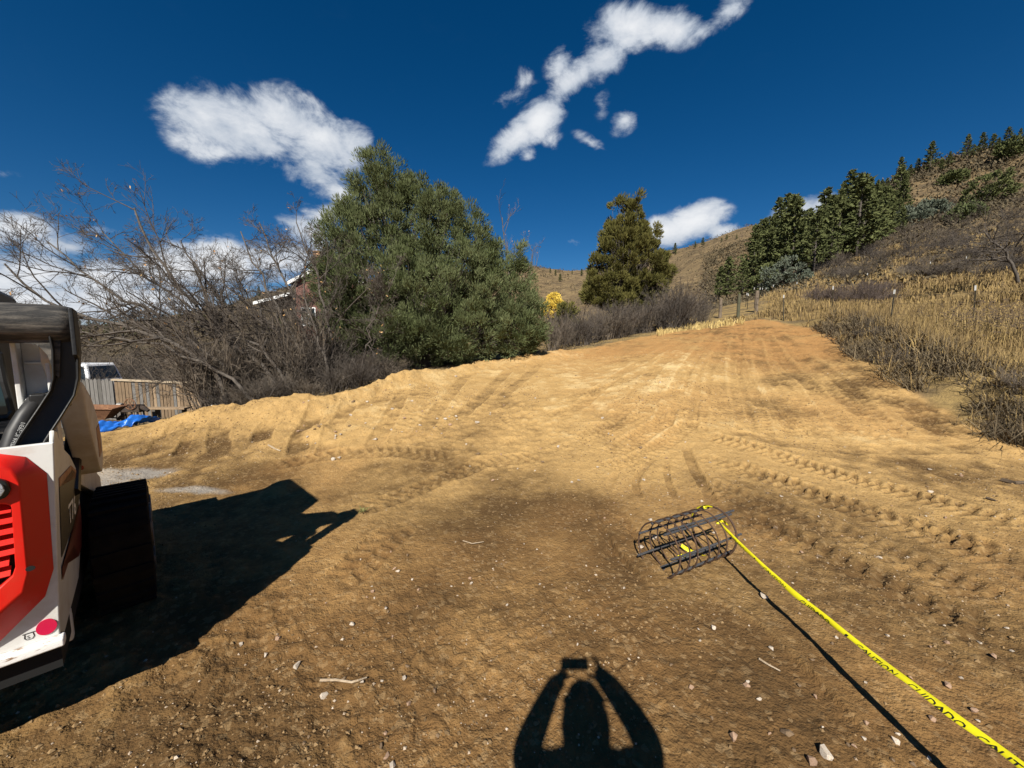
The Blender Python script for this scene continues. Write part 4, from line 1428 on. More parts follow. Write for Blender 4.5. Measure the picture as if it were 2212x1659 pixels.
def scatter_dirt(n, rmin, rmax, power=1.6):
    r = rmin + (rmax - rmin) * srng.random(n) ** power
    t = np.radians(srng.uniform(-56, 56, n))
    x, y = r * np.sin(t), r * np.cos(t)
    ok = (right_d(x, y) < .1) & (left_d(x, y) < .3)
    return x[ok], y[ok]


def build_gravel(n, kind, material, smin, smax, label, rmin=1.2, rmax=14, power=1.3):
    x, y = scatter_dirt(n, rmin, rmax, power)
    dn = fbm(x * .7, y * .7, 3, 77)
    ok = srng.random(len(x)) < np.clip(.35 + dn * 3, .05, 1)
    x, y = x[ok], y[ok]
    m = len(x)
    s = smin + (smax - smin) * srng.random(m) ** 3 + .0012 * np.hypot(x, y)
    z = surf(x, y) + s * .12
    base = np.array([(1, 0, 0), (0, 1, 0), (-1, 0, 0), (0, -1, 0), (.1, 0, .8), (0, .1, -.8)], float)
    V = base[None] * srng.uniform(.6, 1.25, (m, 6, 1)) * s[:, None, None] * .5
    a = srng.uniform(0, 6.3, m)
    ca, sa = np.cos(a)[:, None], np.sin(a)[:, None]
    V = np.stack([V[..., 0] * ca - V[..., 1] * sa, V[..., 0] * sa + V[..., 1] * ca, V[..., 2]], -1)
    V += np.stack([x, y, z], 1)[:, None]
    tri = np.array([(0, 1, 4), (1, 2, 4), (2, 3, 4), (3, 0, 4), (1, 0, 5), (2, 1, 5), (3, 2, 5), (0, 3, 5)])
    T = (np.arange(m) * 6)[:, None, None] + tri
    tag(MB().add(V.reshape(-1, 3), None, T.reshape(-1, 3), np.repeat(srng.random(m), 6)).build(kind, material), label, 'gravel', kind='stuff')


build_gravel(4200, 'gravel', mat('gravel_chips', (.24, .17, .105), .95, 0, (.18, .12, .07), 3, tint=(.46, .38, .29)), .004, .020, 'tiny pale gravel chips strewn over the dirt')
build_gravel(30000, 'dirt_clods', mat('clod_soil', (.10, .062, .026), 1, 0, (.14, .088, .04), 5, tint=(.24, .155, .072)), .005, .026, 'small brown crumbs of soil strewn over the dirt', power=1.0, rmax=10)

# sticks and twigs on the ground
WOOD = mat('bleached_stick', (.42, .34, .24), .9, 0, (.26, .19, .12), 30, .3, 150, stretch=(1, 1, 1))
DWOOD = mat('dark_twig', (.12, .085, .055), .9, 0, (.07, .05, .03), 30)


def stick(pts, r, label, m=WOOD, lift=.012, name='stick'):
    P = []
    for (u, v) in pts:
        q, d = hit(u, v)
        P.append((q[0], q[1], sz(q[0], q[1]) + lift))
    P = np.array(P)
    o = MB().tube(P - P[0], np.linspace(r, r * .6, len(P)), 7).build(name, m)
    o.location = P[0]
    tag(o, label, 'stick')


stick([(692, 1467), (725, 1470), (760, 1478), (775, 1482), (792, 1470)], .007, 'pale crooked stick lying on the dirt left of the figure shadow')
stick([(1000, 1170), (1020, 1176), (1045, 1172)], .005, 'thin pale twig on the brown pan')
stick([(580, 965), (595, 972), (606, 975)], .014, 'bleached broken stick in front of the bare trees')
stick([(1640, 1420), (1660, 1432), (1686, 1445)], .006, 'grey twig on the dirt beside the tape shadow')
stick([(2165, 1040), (2190, 1048), (2215, 1042)], .03, 'grey weathered stick at the right edge of the graded dirt', DWOOD)
stick([(2130, 1080), (2150, 1086)], .015, 'short dark stick by the right edge', DWOOD)
stick([(1195, 768), (1230, 755), (1265, 748)], .02, 'dark root sticking out of the bank right of the evergreen', DWOOD)


# ------------------------------------------------------------------ blades of grass, one mesh for each stand
def blades(x, y, h, w, lean, rng, tint=None, z0=None, bendy=1.0):
    n = len(x)
    z = surf(x, y) if z0 is None else z0
    a = rng.uniform(0, 2 * np.pi, n)
    f = np.stack([np.cos(a), np.sin(a), np.zeros(n)], 1)
    dirn = rng.uniform(0, 2 * np.pi, n)
    l = np.stack([np.cos(dirn), np.sin(dirn), np.zeros(n)], 1) * (lean * rng.random(n))[:, None]
    b = np.stack([x, y, z - .01], 1)
    mid = b + np.stack([np.zeros(n), np.zeros(n), h * .55], 1) + l * (h * .35)[:, None]
    tip = b + np.stack([np.zeros(n), np.zeros(n), h * np.maximum(.15, 1 - .5 * np.linalg.norm(l, axis=1) * bendy)], 1) + l * h[:, None]
    ww = w[:, None]
    V = np.stack([b - f * ww, b + f * ww, mid - f * ww * .8, mid + f * ww * .8, tip], 1)
    i = np.arange(n)[:, None] * 5
    q = i + np.array([0, 1, 3, 2])
    t = i + np.array([2, 3, 4])
    tt = rng.random(n) if tint is None else tint
    return V.reshape(-1, 3), q, t, np.repeat(tt, 5)


grng = np.random.default_rng(5)
STRAW = mat('dry_straw', (.38, .265, .098), .9, 0, (.24, .165, .065), .8, tint=(.135, .09, .042), detail=3)
GOLD = mat('gold_grass', (.62, .48, .20), .85, 0, (.48, .35, .13), 2, tint=(.38, .27, .10))
GREYG = mat('grey_dead_grass', (.23, .175, .098), .95, 0, (.125, .095, .053), 2, tint=(.06, .044, .026))
WEED = mat('dry_weed_stalk', (.26, .18, .075), .9, 0, (.15, .10, .045), 3, tint=(.40, .29, .12))
HEAD = mat('weed_seed_head', (.045, .030, .018), .95, 0, (.09, .06, .03), 20)


def field(n, u0, u1, v0, v1, cond, clump=.35):
    """points on the ground inside a window of the photo, thinned by cond and clumped"""
    uu, vv = [], []
    pts = []
    # sample in the world: polar wedge between the window's edges
    t = grng.uniform(math.atan((u0 - CX) / F), math.atan((u1 - CX) / F), n)
    r = np.exp(grng.uniform(math.log(v0), math.log(v1), n))
    x, y = r * np.sin(t), r * np.cos(t)
    ok = cond(x, y)
    x, y = x[ok], y[ok]
    c = fbm(x * 1.3, y * 1.3, 3, 81)
    ok = grng.random(len(x)) < np.clip(.5 + c * 2.2, clump * .2, 1)
    return x[ok], y[ok]


def grass_obj(name, x, y, hlo, hhi, w, lean, m, label, spread=0.0, per=1, wr=.0009, cat='grass'):
    if per > 1:
        x = np.repeat(x, per) + grng.normal(size=len(x) * per) * spread
        y = np.repeat(y, per) + grng.normal(size=len(y) * per) * spread
    r = np.hypot(x, y)
    h = grng.uniform(hlo, hhi, len(x)) * (.75 + .9 * (vnoise(x * .6, y * .6, 83)))
    V, q, t, tn = blades(x, y, h, np.maximum(w, wr * r) * grng.uniform(.5, 1, len(x)), lean, grng)
    tag(MB().add(V, q, t, tn).build(name, m), label, cat, kind='stuff')


x, y = field(14000, 1690, 2500, 6, 30, lambda x, y: right_d(x, y) > .7)
grass_obj('dry_grass', x, y, .18, .5, .003, .5, STRAW, 'tall dry straw coloured grass behind the right bank', .08, 7, .00055)
x, y = field(2600, 1640, 2450, 25, 75, lambda x, y: right_d(x, y) > .5)
grass_obj('hillside_grass', x, y, .2, .45, .006, .5, STRAW, 'pale dry grass covering the slope above the wire fence', .25, 14, .0012)
x, y = field(6500, 1700, 2450, 4.5, 22, lambda x, y: (right_d(x, y) > -.15) & (right_d(x, y) < 1.05) & (fbm(x * 1.6, y * 1.6, 2, 95) > -.08))
grass_obj('dead_grass_mat', x, y, .15, .48, .003, 1.9, GREYG, 'grey matted dead grass and brush tumbling over the right bank', .08, 14)
x, y = field(1500, 1700, 2450, 4.5, 22, lambda x, y: (right_d(x, y) > -.1) & (right_d(x, y) < 1.8))
grass_obj('bank_straw', x, y, .2, .45, .003, 1.2, STRAW, 'yellow straw poking out of the dark right bank', .06, 14)
x, y = field(1200, 1420, 1600, 17, 26, lambda x, y: (left_d(x, y) > -.35) & (left_d(x, y) < .9))
grass_obj('yellow_grass', x, y, .12, .32, .006, .7, GOLD, 'bright yellow grass strip at the crest before the gate posts', .08, 8)
x, y = field(700, 1560, 1760, 19, 27, lambda x, y: (left_d(x, y) > -.1) & (right_d(x, y) > -2.5))
grass_obj('crest_grass', x, y, .12, .35, .005, .9, STRAW, 'dry grass and litter at the crest of the dirt track', .1, 10)
x, y = field(5000, 180, 1540, 7.5, 26, lambda x, y: left_d(x, y) > .1)
grass_obj('leaf_litter', x, y, .03, .12, .006, 2.0, GREYG, 'dead leaves and low weeds under the bare trees', .12, 6, cat='litter')
# tall weeds with dark heads along the wire fence
x, y = field(2400, 1760, 2450, 8, 20, lambda x, y: (right_d(x, y) > 1.6))
h = grng.uniform(.5, 1.1, len(x))
V, q, t, tn = blades(x, y, h, np.full(len(x), .006), .25, grng)
wm = MB().add(V, q, t, tn)
ang = grng.uniform(0, 6.3, (len(x), 5))
tag(wm.build('tall_weeds', WEED), 'tall dry weed stalks standing along the wire fence', 'weeds', kind='stuff')
n = len(x)
k = 6
hx = np.repeat(x, k) + grng.normal(size=n * k) * .06
hy = np.repeat(y, k) + grng.normal(size=n * k) * .06
hz = np.repeat(surf(x, y) + h * .95, k) - grng.random(n * k) * np.repeat(h, k) * .45
s = grng.uniform(.012, .035, n * k)
V = np.stack([np.stack([hx - s, hy, hz], 1), np.stack([hx + s, hy - s * .5, hz + s * .4], 1), np.stack([hx, hy + s * .5, hz + s * 1.4], 1), np.stack([hx, hy - s, hz + .3 * s], 1)], 1).reshape(-1, 3)
T = (np.arange(n * k)[:, None, None] * 4 + np.array([(0, 1, 2), (0, 3, 2), (3, 1, 2)])).reshape(-1, 3)
tag(MB().add(V, None, T).build('weed_heads', HEAD), 'dark dry seed heads and leaves on the weeds by the wire fence', 'weeds', kind='stuff')

# small green weed by the tip of the loader shadow
q, d = hit(783, 1110)
wd = empty('green_weed', (q[0], q[1], sz(q[0], q[1])), 0, 'small green weed growing at the tip of the loader shadow', 'weed')
a = np.linspace(0, 2 * np.pi, 15)[:-1]
for i, an in enumerate(a):
    L_ = .05 + .03 * (i % 3)
    c, s_ = math.cos(an), math.sin(an)
    MB().add([(0, 0, 0), (c * L_ * .5 - s_ * .006, s_ * L_ * .5 + c * .006, .03), (c * L_ * .5 + s_ * .006, s_ * L_ * .5 - c * .006, .03), (c * L_, s_ * L_, .02 + .02 * (i % 2))], None, [(0, 1, 2), (1, 3, 2)]).build('leaf', mat('weed_green', (.10, .12, .03), .8, 0, (.16, .15, .05), 30), wd)


# ------------------------------------------------------------------ leafless trees
BARK = mat('grey_oak_bark', (.052, .043, .035), .95, 0, (.115, .098, .082), 14, .5, 60, stretch=(1, 1, .3))
TWIG = mat('brown_twigs', (.046, .037, .030), .9, 0, (.092, .076, .062), 6)
TWIG2 = mat('grey_twigs', (.135, .108, .080), .9, 0, (.082, .065, .049), 3)
LEAF = mat('dry_oak_leaf', (.42, .25, .10), .8, 0, (.55, .38, .18), 5, tint=(.26, .13, .05))
brng = np.random.default_rng(21)


def resample(P, n):
    t = np.concatenate([[0], np.cumsum(np.linalg.norm(np.diff(P, axis=0), axis=1))])
    tt = np.linspace(0, t[-1], n)
    return np.stack([np.interp(tt, t, P[:, k]) for k in range(3)], 1)


def bare_tree(trunk, r0, label, spec, name='bare_oak', leaves=25, cat='tree', group=None, up=.06, tw=TWIG):
    P = resample(np.asarray(trunk, float), 12)
    P[1:-1] += brng.normal(size=(10, 3)) * .04
    base = P[0].copy()
    t = empty(name, tuple(base), 0, label, cat, group)
    P = P - base
    R = np.linspace(r0, r0 * .3, 12)
    MB().tube(P, R * .8, 8).build('trunk', BARK, t, smooth=True)
    lv = [(P[None], R[None])]
    A = MB()
    for (k, ln, ang, upk, wig, n) in spec:
        Q, RR = grow(*lv[-1], k, ln, ang, upk, wig, brng, n)
        v, q = tubes(Q, RR, 4 if len(lv) == 1 else 3)
        A.add(v, q)
        lv.append((Q, RR))
    A.build('branches', tw, t)
    if leaves:
        tips = lv[-1][0][:, -1]
        sel = tips[brng.integers(0, len(tips), leaves)]
        s = brng.uniform(.022, .05, leaves)[:, None]
        d1, d2 = unit(brng.normal(size=(leaves, 3))), unit(brng.normal(size=(leaves, 3)))
        V = np.stack([sel, sel + d1 * s + d2 * s * .5, sel + d1 * s * 1.8, sel + d1 * s - d2 * s * .5], 1)
        tag(MB().add(V.reshape(-1, 3), np.arange(leaves * 4).reshape(-1, 4), None, np.repeat(brng.random(leaves), 4)).build('dry_leaves', LEAF, t), kind='stuff')
    return t


def path_at(pts, s0, s1):
    """trunk path: first pixel stands on the ground, the rest drift from depth s0 to s1"""
    out = [np.array(at(pts[0][0], pts[0][1], s0))]
    out[0][2] = sz(out[0][0], out[0][1]) - .05
    for i, (u, v) in enumerate(pts[1:], 1):
        out.append(at(u, v, s0 + (s1 - s0) * i / (len(pts) - 1)))
    return out


SPEC = [(14, .30, .75, .02, .15, 6), (8, .55, .70, .03, .20, 5), (5, .62, .65, .04, .22, 4), (3, .65, .6, .03, .2, 3)]
OAKS = [
    ([(496, 915), (472, 821), (449, 780), (407, 756), (329, 727), (199, 691), (70, 640), (10, 570)], 8.7, 8.0, .07, 'bare oak trunk leaning far left over the tarp, leftmost of the bare trees'),
    ([(535, 905), (505, 840), (470, 780), (380, 700), (260, 640), (160, 560), (100, 520)], 8.9, 9.0, .06, 'bare oak arching left above the plank fence'),
    ([(615, 884), (600, 826), (579, 795), (511, 753), (454, 720), (400, 640), (330, 540), (290, 450)], 9.2, 9.4, .075, 'bare oak with a thick dark limb reaching to the tallest twigs at the left'),
    ([(649, 871), (631, 821), (563, 759), (480, 660), (420, 570), (390, 520)], 9.4, 9.9, .06, 'bare oak in front of the white metal rack, bent left'),
    ([(673, 873), (662, 808), (615, 691), (560, 580), (520, 500)], 9.6, 10.2, .055, 'slim bare oak right of the white metal rack'),
    ([(696, 868), (688, 782), (655, 717), (610, 600), (560, 480)], 9.8, 10.6, .06, 'bare oak just left of the red brick house gable'),
    ([(728, 852), (715, 720), (690, 620), (655, 520), (640, 480)], 10.0, 10.6, .055, 'upright bare oak in front of the house chimney'),
    ([(770, 840), (790, 740), (820, 660), (850, 600)], 10.0, 9.6, .035, 'small bare oak standing before the lower left of the big evergreen'),
    ([(590, 885), (560, 800), (500, 730), (400, 660), (300, 590), (220, 500)], 9.3, 9.8, .055, 'bare oak arching left with twigs against the white cloud bank'),
    ([(660, 868), (650, 790), (600, 720), (520, 640), (470, 600)], 9.9, 10.4, .05, 'bare oak behind the others with its crown before the wooded hill'),
    ([(705, 860), (700, 780), (680, 700), (660, 630), (660, 560)], 9.6, 9.4, .05, 'upright bare oak hiding the brick wall'),
    ([(640, 875), (610, 800), (560, 740), (480, 720), (380, 690), (300, 660)], 9.3, 9.0, .05, 'bare oak reaching low to the left in the middle of the tangle'),
    ([(560, 893), (500, 810), (350, 745), (200, 725), (110, 700)], 8.6, 7.9, .05, 'low bare oak stem sweeping left across the fence'),
]
for pts, s0, s1, r0, lab in OAKS:
    bare_tree(path_at(pts, s0, s1), r0, lab, SPEC, group='bare oaks on the left bank')
# bare tree peeping out behind the big evergreen and one on the hillside
P_ = [at(1110, 760, 18), at(1105, 640, 18), at(1095, 540, 18), at(1085, 470, 18)]
P_[0][2] = sz(P_[0][0], P_[0][1]) - .05
bare_tree(P_, .06, 'pale leafless tree showing over the right shoulder of the big evergreen', [(9, .4, .5, .12, .12, 5), (5, .5, .55, .1, .15, 5), (4, .5, .5, .08, .2, 4)], leaves=40, tw=TWIG2, name='bare_tree')
P_ = [at(1140, 760, 18.5), at(1140, 660, 18.5), at(1145, 590, 18.5), at(1150, 540, 18.5)]
P_[0][2] = sz(P_[0][0], P_[0][1]) - .05
bare_tree(P_, .05, 'thin leafless tree right of the big evergreen against the far hill', [(9, .4, .5, .12, .12, 5), (5, .5, .55, .1, .15, 5), (4, .5, .5, .08, .2, 4)], leaves=30, tw=TWIG2, name='bare_tree')
for (u, v, s_h, lean_, lab) in ((2205, 618, 120, -80, 'spreading leafless tree on the slope at the right edge'), (2300, 600, 140, -60, 'leafless tree on the slope beyond the right edge')):
    q, d = hit(u, v)
    P_ = [q, at(u - 15, v - 40, d), at(u + lean_ * .4, v - s_h * .6, d), at(u + lean_, v - s_h, d)]
    bare_tree(P_, .10, lab, [(14, .8, .9, .0, .2, 6), (7, .6, .7, .02, .22, 5), (5, .5, .7, .03, .22, 5), (3, .5, .6, .03, .2, 4)], leaves=0, tw=TWIG, name='bare_tree')


# ------------------------------------------------------------------ evergreens
def sprigs(C, D, L, W, rng):
    """pointed leaf-spray faces at C along D"""
    n = len(C)
    s = unit(np.cross(D, unit(rng.normal(size=(n, 3)))))
    b = np.cross(D, s)
    L, W = L[:, None], W[:, None]
    V = np.stack([C - D * L * .3, C + s * W + b * W * .4, C + D * L * .7, C - s * W + b * W * .4], 1)
    i = np.arange(n)[:, None] * 4
    return V.reshape(-1, 3), None, np.concatenate([i + np.array([0, 1, 2]), i + np.array([0, 2, 3])], 0)


JUN1 = mat('juniper_green', (.040, .054, .018), .9, 0, (.072, .088, .032), 1.2, tint=(.135, .152, .072), spec=.08)
JUN2 = mat('juniper_olive', (.052, .054, .015), .9, 0, (.082, .078, .022), .9, tint=(.14, .125, .038), spec=.08)
PINE = mat('pine_green', (.040, .050, .020), .9, 0, (.066, .078, .030), 1.0, tint=(.125, .135, .052), spec=.08)
DEADP = mat('dead_pine', (.085, .065, .055), .9, 0, (.12, .09, .075), 3)
BLUEJ = mat('grey_green_bush', (.060, .075, .050), .75, 0, (.085, .10, .070), 1.0, tint=(.13, .145, .105), spec=.25)
erng = np.random.default_rng(31)


def lobed_tree(lobes, s, base_px, label, m, nclump, per, L, W, name='juniper_tree', cr=.30, rs=.9, depth=.9, cat='tree', trunks=3):
    b = np.array(at(base_px[0], base_px[1], s))
    b[2] = sz(b[0], b[1]) - .05
    t = empty(name, tuple(b), 0, label, cat)
    ctr, rad_ = [], []
    for (u, v, ru, rv) in lobes:
        c = at(u, v, s + erng.uniform(-.3, .3) * depth)
        ctr.append(c)
        rad_.append((ru / F * s, max(ru, rv * .7) / F * s * depth, rv / F * s))
    ctr, rad_ = np.array(ctr), np.array(rad_)
    vol = rad_[:, 0] * rad_[:, 2]
    li = erng.choice(len(lobes), nclump, p=vol / vol.sum())
    d = unit(erng.normal(size=(nclump, 3)))
    rr = erng.uniform(.3, 1.0, nclump) ** .35
    cc = ctr[li] + d * rad_[li] * rr[:, None]
    cc[:, 2] = np.maximum(cc[:, 2], surf(cc[:, 0], cc[:, 1]) + .12)
    outd = unit(d / rad_[li] + np.array([0, 0, .35]))
    crs = cr * erng.uniform(.6, 1.3, nclump)
    # sprays stand off each clump centre, denser on its outer, upper side
    off = unit(erng.normal(size=(nclump, per, 3)) + outd[:, None] * .9) * (erng.random((nclump, per, 1)) ** .5) * crs[:, None, None]
    C = (cc[:, None] + off).reshape(-1, 3)
    D = unit(off + outd[:, None] * .12 + np.array([0, 0, .20]) + erng.normal(size=off.shape) * .06).reshape(-1, 3)
    n = len(C)
    tn = np.repeat(erng.random(nclump) * .6, per) + erng.random(n) * .4
    V, _, T = sprigs(C, D, L * erng.uniform(.6, 1.3, n), W * erng.uniform(.6, 1.3, n), erng)
    MB().add(V - b, None, T, np.repeat(tn, 4)).build('crown', m, t)
    # stems
    tr = MB()
    for k in range(trunks):
        top = ctr[k % len(ctr)]
        p0 = b + np.array([erng.uniform(-.4, .4) * (trunks > 1), erng.uniform(-.3, .3), 0])
        P = np.array([p0, p0 * .65 + top * .35 + erng.normal(size=3) * .1, p0 * .3 + top * .7 + erng.normal(size=3) * .12, top]) - b
        tr.tube(resample(P, 8), np.linspace(.13, .03, 8), 8)
    tr.build('trunk', BARK, t, smooth=True)
    # inner limbs
    k = min(nclump, 500)
    sel = erng.choice(nclump, k, replace=False)
    ax = b[None] * .5 + ctr[li[sel]] * .5
    st_ = np.stack([ax + (cc[sel] - ax) * f + erng.normal(size=(k, 3)) * .05 for f in (.1, .4, .7, 1.0)], 1) - b
    v, q = tubes(st_, np.broadcast_to(np.linspace(.02, .006, 4), (k, 4)), 3)
    MB().add(v, q).build('limbs', BARK, t)
    return t


LOBES1 = [(820, 460, 62, 120), (800, 560, 110, 120), (880, 500, 85, 105), (945, 530, 60, 105), (1015, 570, 55, 105), (770, 640, 85, 100), (860, 650, 150, 120), (970, 660, 130, 130), (1080, 650, 75, 105),
          (1120, 690, 55, 80), (800, 730, 90, 70), (900, 735, 150, 65), (1020, 710, 150, 60), (1115, 715, 60, 45), (822, 372, 26, 52), (845, 400, 34, 50), (1012, 490, 26, 40), (1105, 560, 26, 45), (735, 545, 40, 45), (715, 655, 45, 85), (1150, 690, 30, 60),
          (940, 440, 34, 45), (905, 420, 30, 45), (965, 455, 26, 50), (780, 450, 26, 45), (745, 500, 28, 45), (990, 500, 26, 45), (1060, 560, 30, 50)]
lobed_tree(LOBES1, 13.4, (900, 800), 'big dense grey-green juniper beside the graded dirt, tallest tree in the middle', JUN1, 1900, 140, .125, .0135, cr=.30, trunks=5)
LOBES2 = [(1350, 520, 50, 55), (1325, 545, 36, 50), (1395, 525, 26, 45), (1355, 480, 38, 50), (1345, 560, 66, 75), (1390, 565, 48, 70), (1320, 620, 55, 48), (1390, 620, 55, 45), (1332, 455, 15, 28), (1373, 448, 15, 28), (1352, 448, 13, 25), (1300, 590, 34, 38), (1425, 600, 25, 32), (1345, 655, 66, 34), (1285, 630, 22, 25), (1440, 590, 14, 18)]
lobed_tree(LOBES2, 23.0, (1350, 705), 'olive juniper with a pointed top in front of the far hill', JUN2, 480, 140, .20, .026, cr=.34, trunks=4)
# yellow autumn tree between the two evergreens
LOBES3 = [(1193, 655, 16, 14), (1205, 665, 16, 18), (1188, 670, 14, 16), (1198, 645, 9, 9), (1180, 660, 9, 10)]
lobed_tree(LOBES3, 31.0, (1195, 700), 'small bright yellow autumn tree right of the big evergreen', mat('yellow_leaves', (.50, .33, .03), .8, 0, (.62, .43, .05), 2, tint=(.68, .50, .09)), 90, 45, .13, .05, name='yellow_tree', cr=.28, trunks=2)
# green low evergreen behind the twig thicket
lobed_tree([(1225, 690, 22, 35), (1240, 715, 20, 20)], 20.0, (1230, 740), 'small olive juniper bush amid the grey thicket', JUN2, 60, 60, .16, .04, name='juniper_bush', cr=.25, trunks=1)


# pines: three living shapes and one dead, shared by every tree on the hill
def pine_proto(rng, m, H=9.0, width=.24, dead=False, base=.12):
    """crown and trunk meshes of a pine H metres high"""
    tr = MB().tube(np.array([(0, 0, -.3), (.03, 0, H * .3), (-.03, .02, H * .7), (0, 0, H)]), [.16, .12, .06, .015], 6)
    nb = 70
    zf = np.linspace(base, .975, nb)
    az = np.arange(nb) * 2.4 + rng.normal(size=nb) * .3
    ln = H * width * (1 - zf) ** .7 * (.55 + .75 * rng.random(nb)) * np.clip((zf - base) * 7 + .5, 0, 1) + .12
    k = 5
    tt = np.linspace(0, 1, k)
    dx, dy = np.cos(az), np.sin(az)
    drop = rng.uniform(-.10, .28, nb)
    P = np.stack([dx[:, None] * ln[:, None] * tt, dy[:, None] * ln[:, None] * tt, (zf * H)[:, None] + ln[:, None] * (drop[:, None] * tt + .12 * tt ** 2)], -1)
    v, q = tubes(P, np.broadcast_to(np.linspace(.035, .008, k), (nb, k)), 3)
    tr.add(v, q)
    cr = MB()
    if not dead:
        per = 26
        f = rng.uniform(.25, 1.02, (nb, per)) ** .8
        i = np.minimum((f * (k - 1)).astype(int), k - 2)
        w = (f * (k - 1) - i)[..., None]
        b_ = np.arange(nb)[:, None]
        C = P[b_, i] * (1 - w) + P[b_, i + 1] * w
        C = C + rng.normal(size=C.shape) * np.array([.11, .11, .08]) * (ln[:, None, None] * .5 + .45)
        D = unit(np.stack([dx, dy, np.full(nb, .25)], 1)[:, None] * .6 + rng.normal(size=C.shape) * .6)
        n = nb * per
        V, _, T = sprigs(C.reshape(-1, 3), D.reshape(-1, 3), rng.uniform(.3, .6, n), rng.uniform(.08, .16, n), rng)
        cr.add(V, None, T, np.repeat(np.repeat(rng.random(nb) * .6, per) + rng.random(n) * .4, 4))
        ca = cr.data('crown')
    else:
        Q, RR = grow(P, np.broadcast_to(np.linspace(.03, .008, k), (nb, k)).copy(), 5, .4, .8, .05, .2, rng, 4)
        v, q = tubes(Q, np.maximum(RR, .012), 3)
        ca = cr.add(v, q).data('crown')
    ca.materials.append(DEADP if dead else m)
    ta = tr.data('trunk', True)
    ta.materials.append(DEADP if dead else BARK)
    return ca, ta, H


PROTO = [pine_proto(np.random.default_rng(50), PINE, 9, .25), pine_proto(np.random.default_rng(51), PINE, 9, .29, base=.16), pine_proto(np.random.default_rng(52), PINE, 9, .20), pine_proto(np.random.default_rng(53), PINE, 9, .12, True)]


def pine(u, v, hpx, var, label, group):
    u, v, hpx = u + erng.normal() * 4, v + erng.uniform(-1, 7), hpx * erng.uniform(.65, 1.25)
    q, d = hit(u, v)
    if q is None: return
    ca, ta, H = PROTO[var]
    sc = hpx / F * d / H
    t = empty('pine_tree', (q[0], q[1], sz(q[0], q[1])), erng.uniform(0, 6.3), label, 'tree', group)
    t.scale = (sc * erng.uniform(.9, 1.2),) * 2 + (sc,)
    link('crown', ca, None, t)
    link('trunk', ta, None, t)


for (u, v, h) in ((1572, 645, 125), (1548, 640, 75), (1600, 640, 90)):
    pine(u, v, h, erng.integers(0, 3), 'pine standing in the hollow behind the gate posts', 'pines in the hollow')
for (u, v, h, k) in ((1628, 622, 110, 0), (1650, 612, 140, 1), (1672, 606, 130, 0), (1690, 600, 120, 1), (1708, 600, 140, 2), (1735, 590, 140, 0), (1752, 585, 120, 1), (1770, 578, 110, 1), (1790, 572, 125, 0), (1808, 568, 130, 1), (1830, 560, 150, 0), (1848, 556, 150, 1), (1866, 548, 130, 0), (1885, 535, 95, 1), (1905, 522, 100, 1), (1925, 510, 105, 0), (1945, 500, 80, 1), (1780, 520, 70, 2), (1720, 520, 60, 2), (1660, 525, 50, 0), (1640, 540, 60, 1), (1700, 545, 70, 1), (1810, 500, 80, 0), (1760, 545, 80, 0), (1665, 575, 95, 0), (1685, 570, 90, 2), (1745, 560, 100, 1), (1815, 540, 110, 2), (1840, 520, 100, 1), (1872, 515, 90, 0), (1893, 500, 80, 1), (1720, 580, 110, 1), (1640, 590, 90, 0), (1780, 555, 105, 2), (1910, 495, 75, 0), (1935, 485, 60, 1)):
    pine(u, v, h, k, 'dark pine in the dense stand running up the hillside gully', 'pines in the hillside gully')
for i in range(34):
    f = erng.random()
    pine(1635 + 320 * f, np.interp(f, [0, 1], [612, 488]) - erng.uniform(0, 75), erng.uniform(60, 95), (1, 1, 0, 2)[i % 4], 'dark pine within the dense hillside stand', 'pines within the hillside stand')
for (u, v, h, k) in ((2010, 372, 55, 0), (1985, 378, 36, 1), (1970, 385, 38, 0), (1942, 402, 52, 2), (1955, 395, 34, 1), (1920, 412, 45, 0), (1905, 420, 40, 2), (1895, 428, 36, 0), (1875, 432, 48, 0), (1860, 438, 36, 1), (1845, 440, 46, 2), (1820, 448, 50, 0), (1800, 455, 40, 0), (2030, 365, 36, 1), (2050, 358, 42, 0), (2078, 345, 46, 0), (2100, 338, 38, 1), (2118, 330, 40, 2), (2140, 322, 34, 1), (2160, 318, 30, 0), (2180, 312, 36, 1), (2200, 305, 34, 0), (1735, 485, 36, 0), (1715, 492, 30, 2), (1690, 498, 26, 0), (1655, 505, 34, 0), (1645, 508, 22, 1)):
    pine(u, v, h, k, 'pine on the skyline of the right hill', 'pines on the right skyline')
for (u, v, h) in ((1765, 472, 38), (1752, 478, 34), (1728, 488, 30), (1700, 495, 28), (1850, 436, 46), (1935, 405, 48), (2085, 340, 50), (1830, 445, 40), (1600, 512, 22)):
    pine(u, v, h, 3, 'bare dead pine on the skyline of the right hill', 'dead pines on the right skyline')
for (u, v, h, k) in ((1206, 590, 20, 1), (1190, 586, 12, 1), (1232, 588, 14, 0), (1252, 590, 20, 2), (1270, 592, 14, 0), (1208, 606, 22, 1), (1260, 608, 18, 1), (1258, 650, 40, 0), (1285, 600, 24, 0), (1430, 552, 16, 0), (1455, 546, 22, 0), (1465, 544, 18, 2), (1500, 534, 14, 1), (1520, 530, 16, 1), (1440, 570, 22, 1), (1405, 560, 18, 0), (1560, 520, 14, 0), (1575, 518, 18, 1), (1590, 515, 16, 0)):
    pine(u, v, h, k, 'tiny pine on the far brown hill in the middle', 'pines on the far hill')
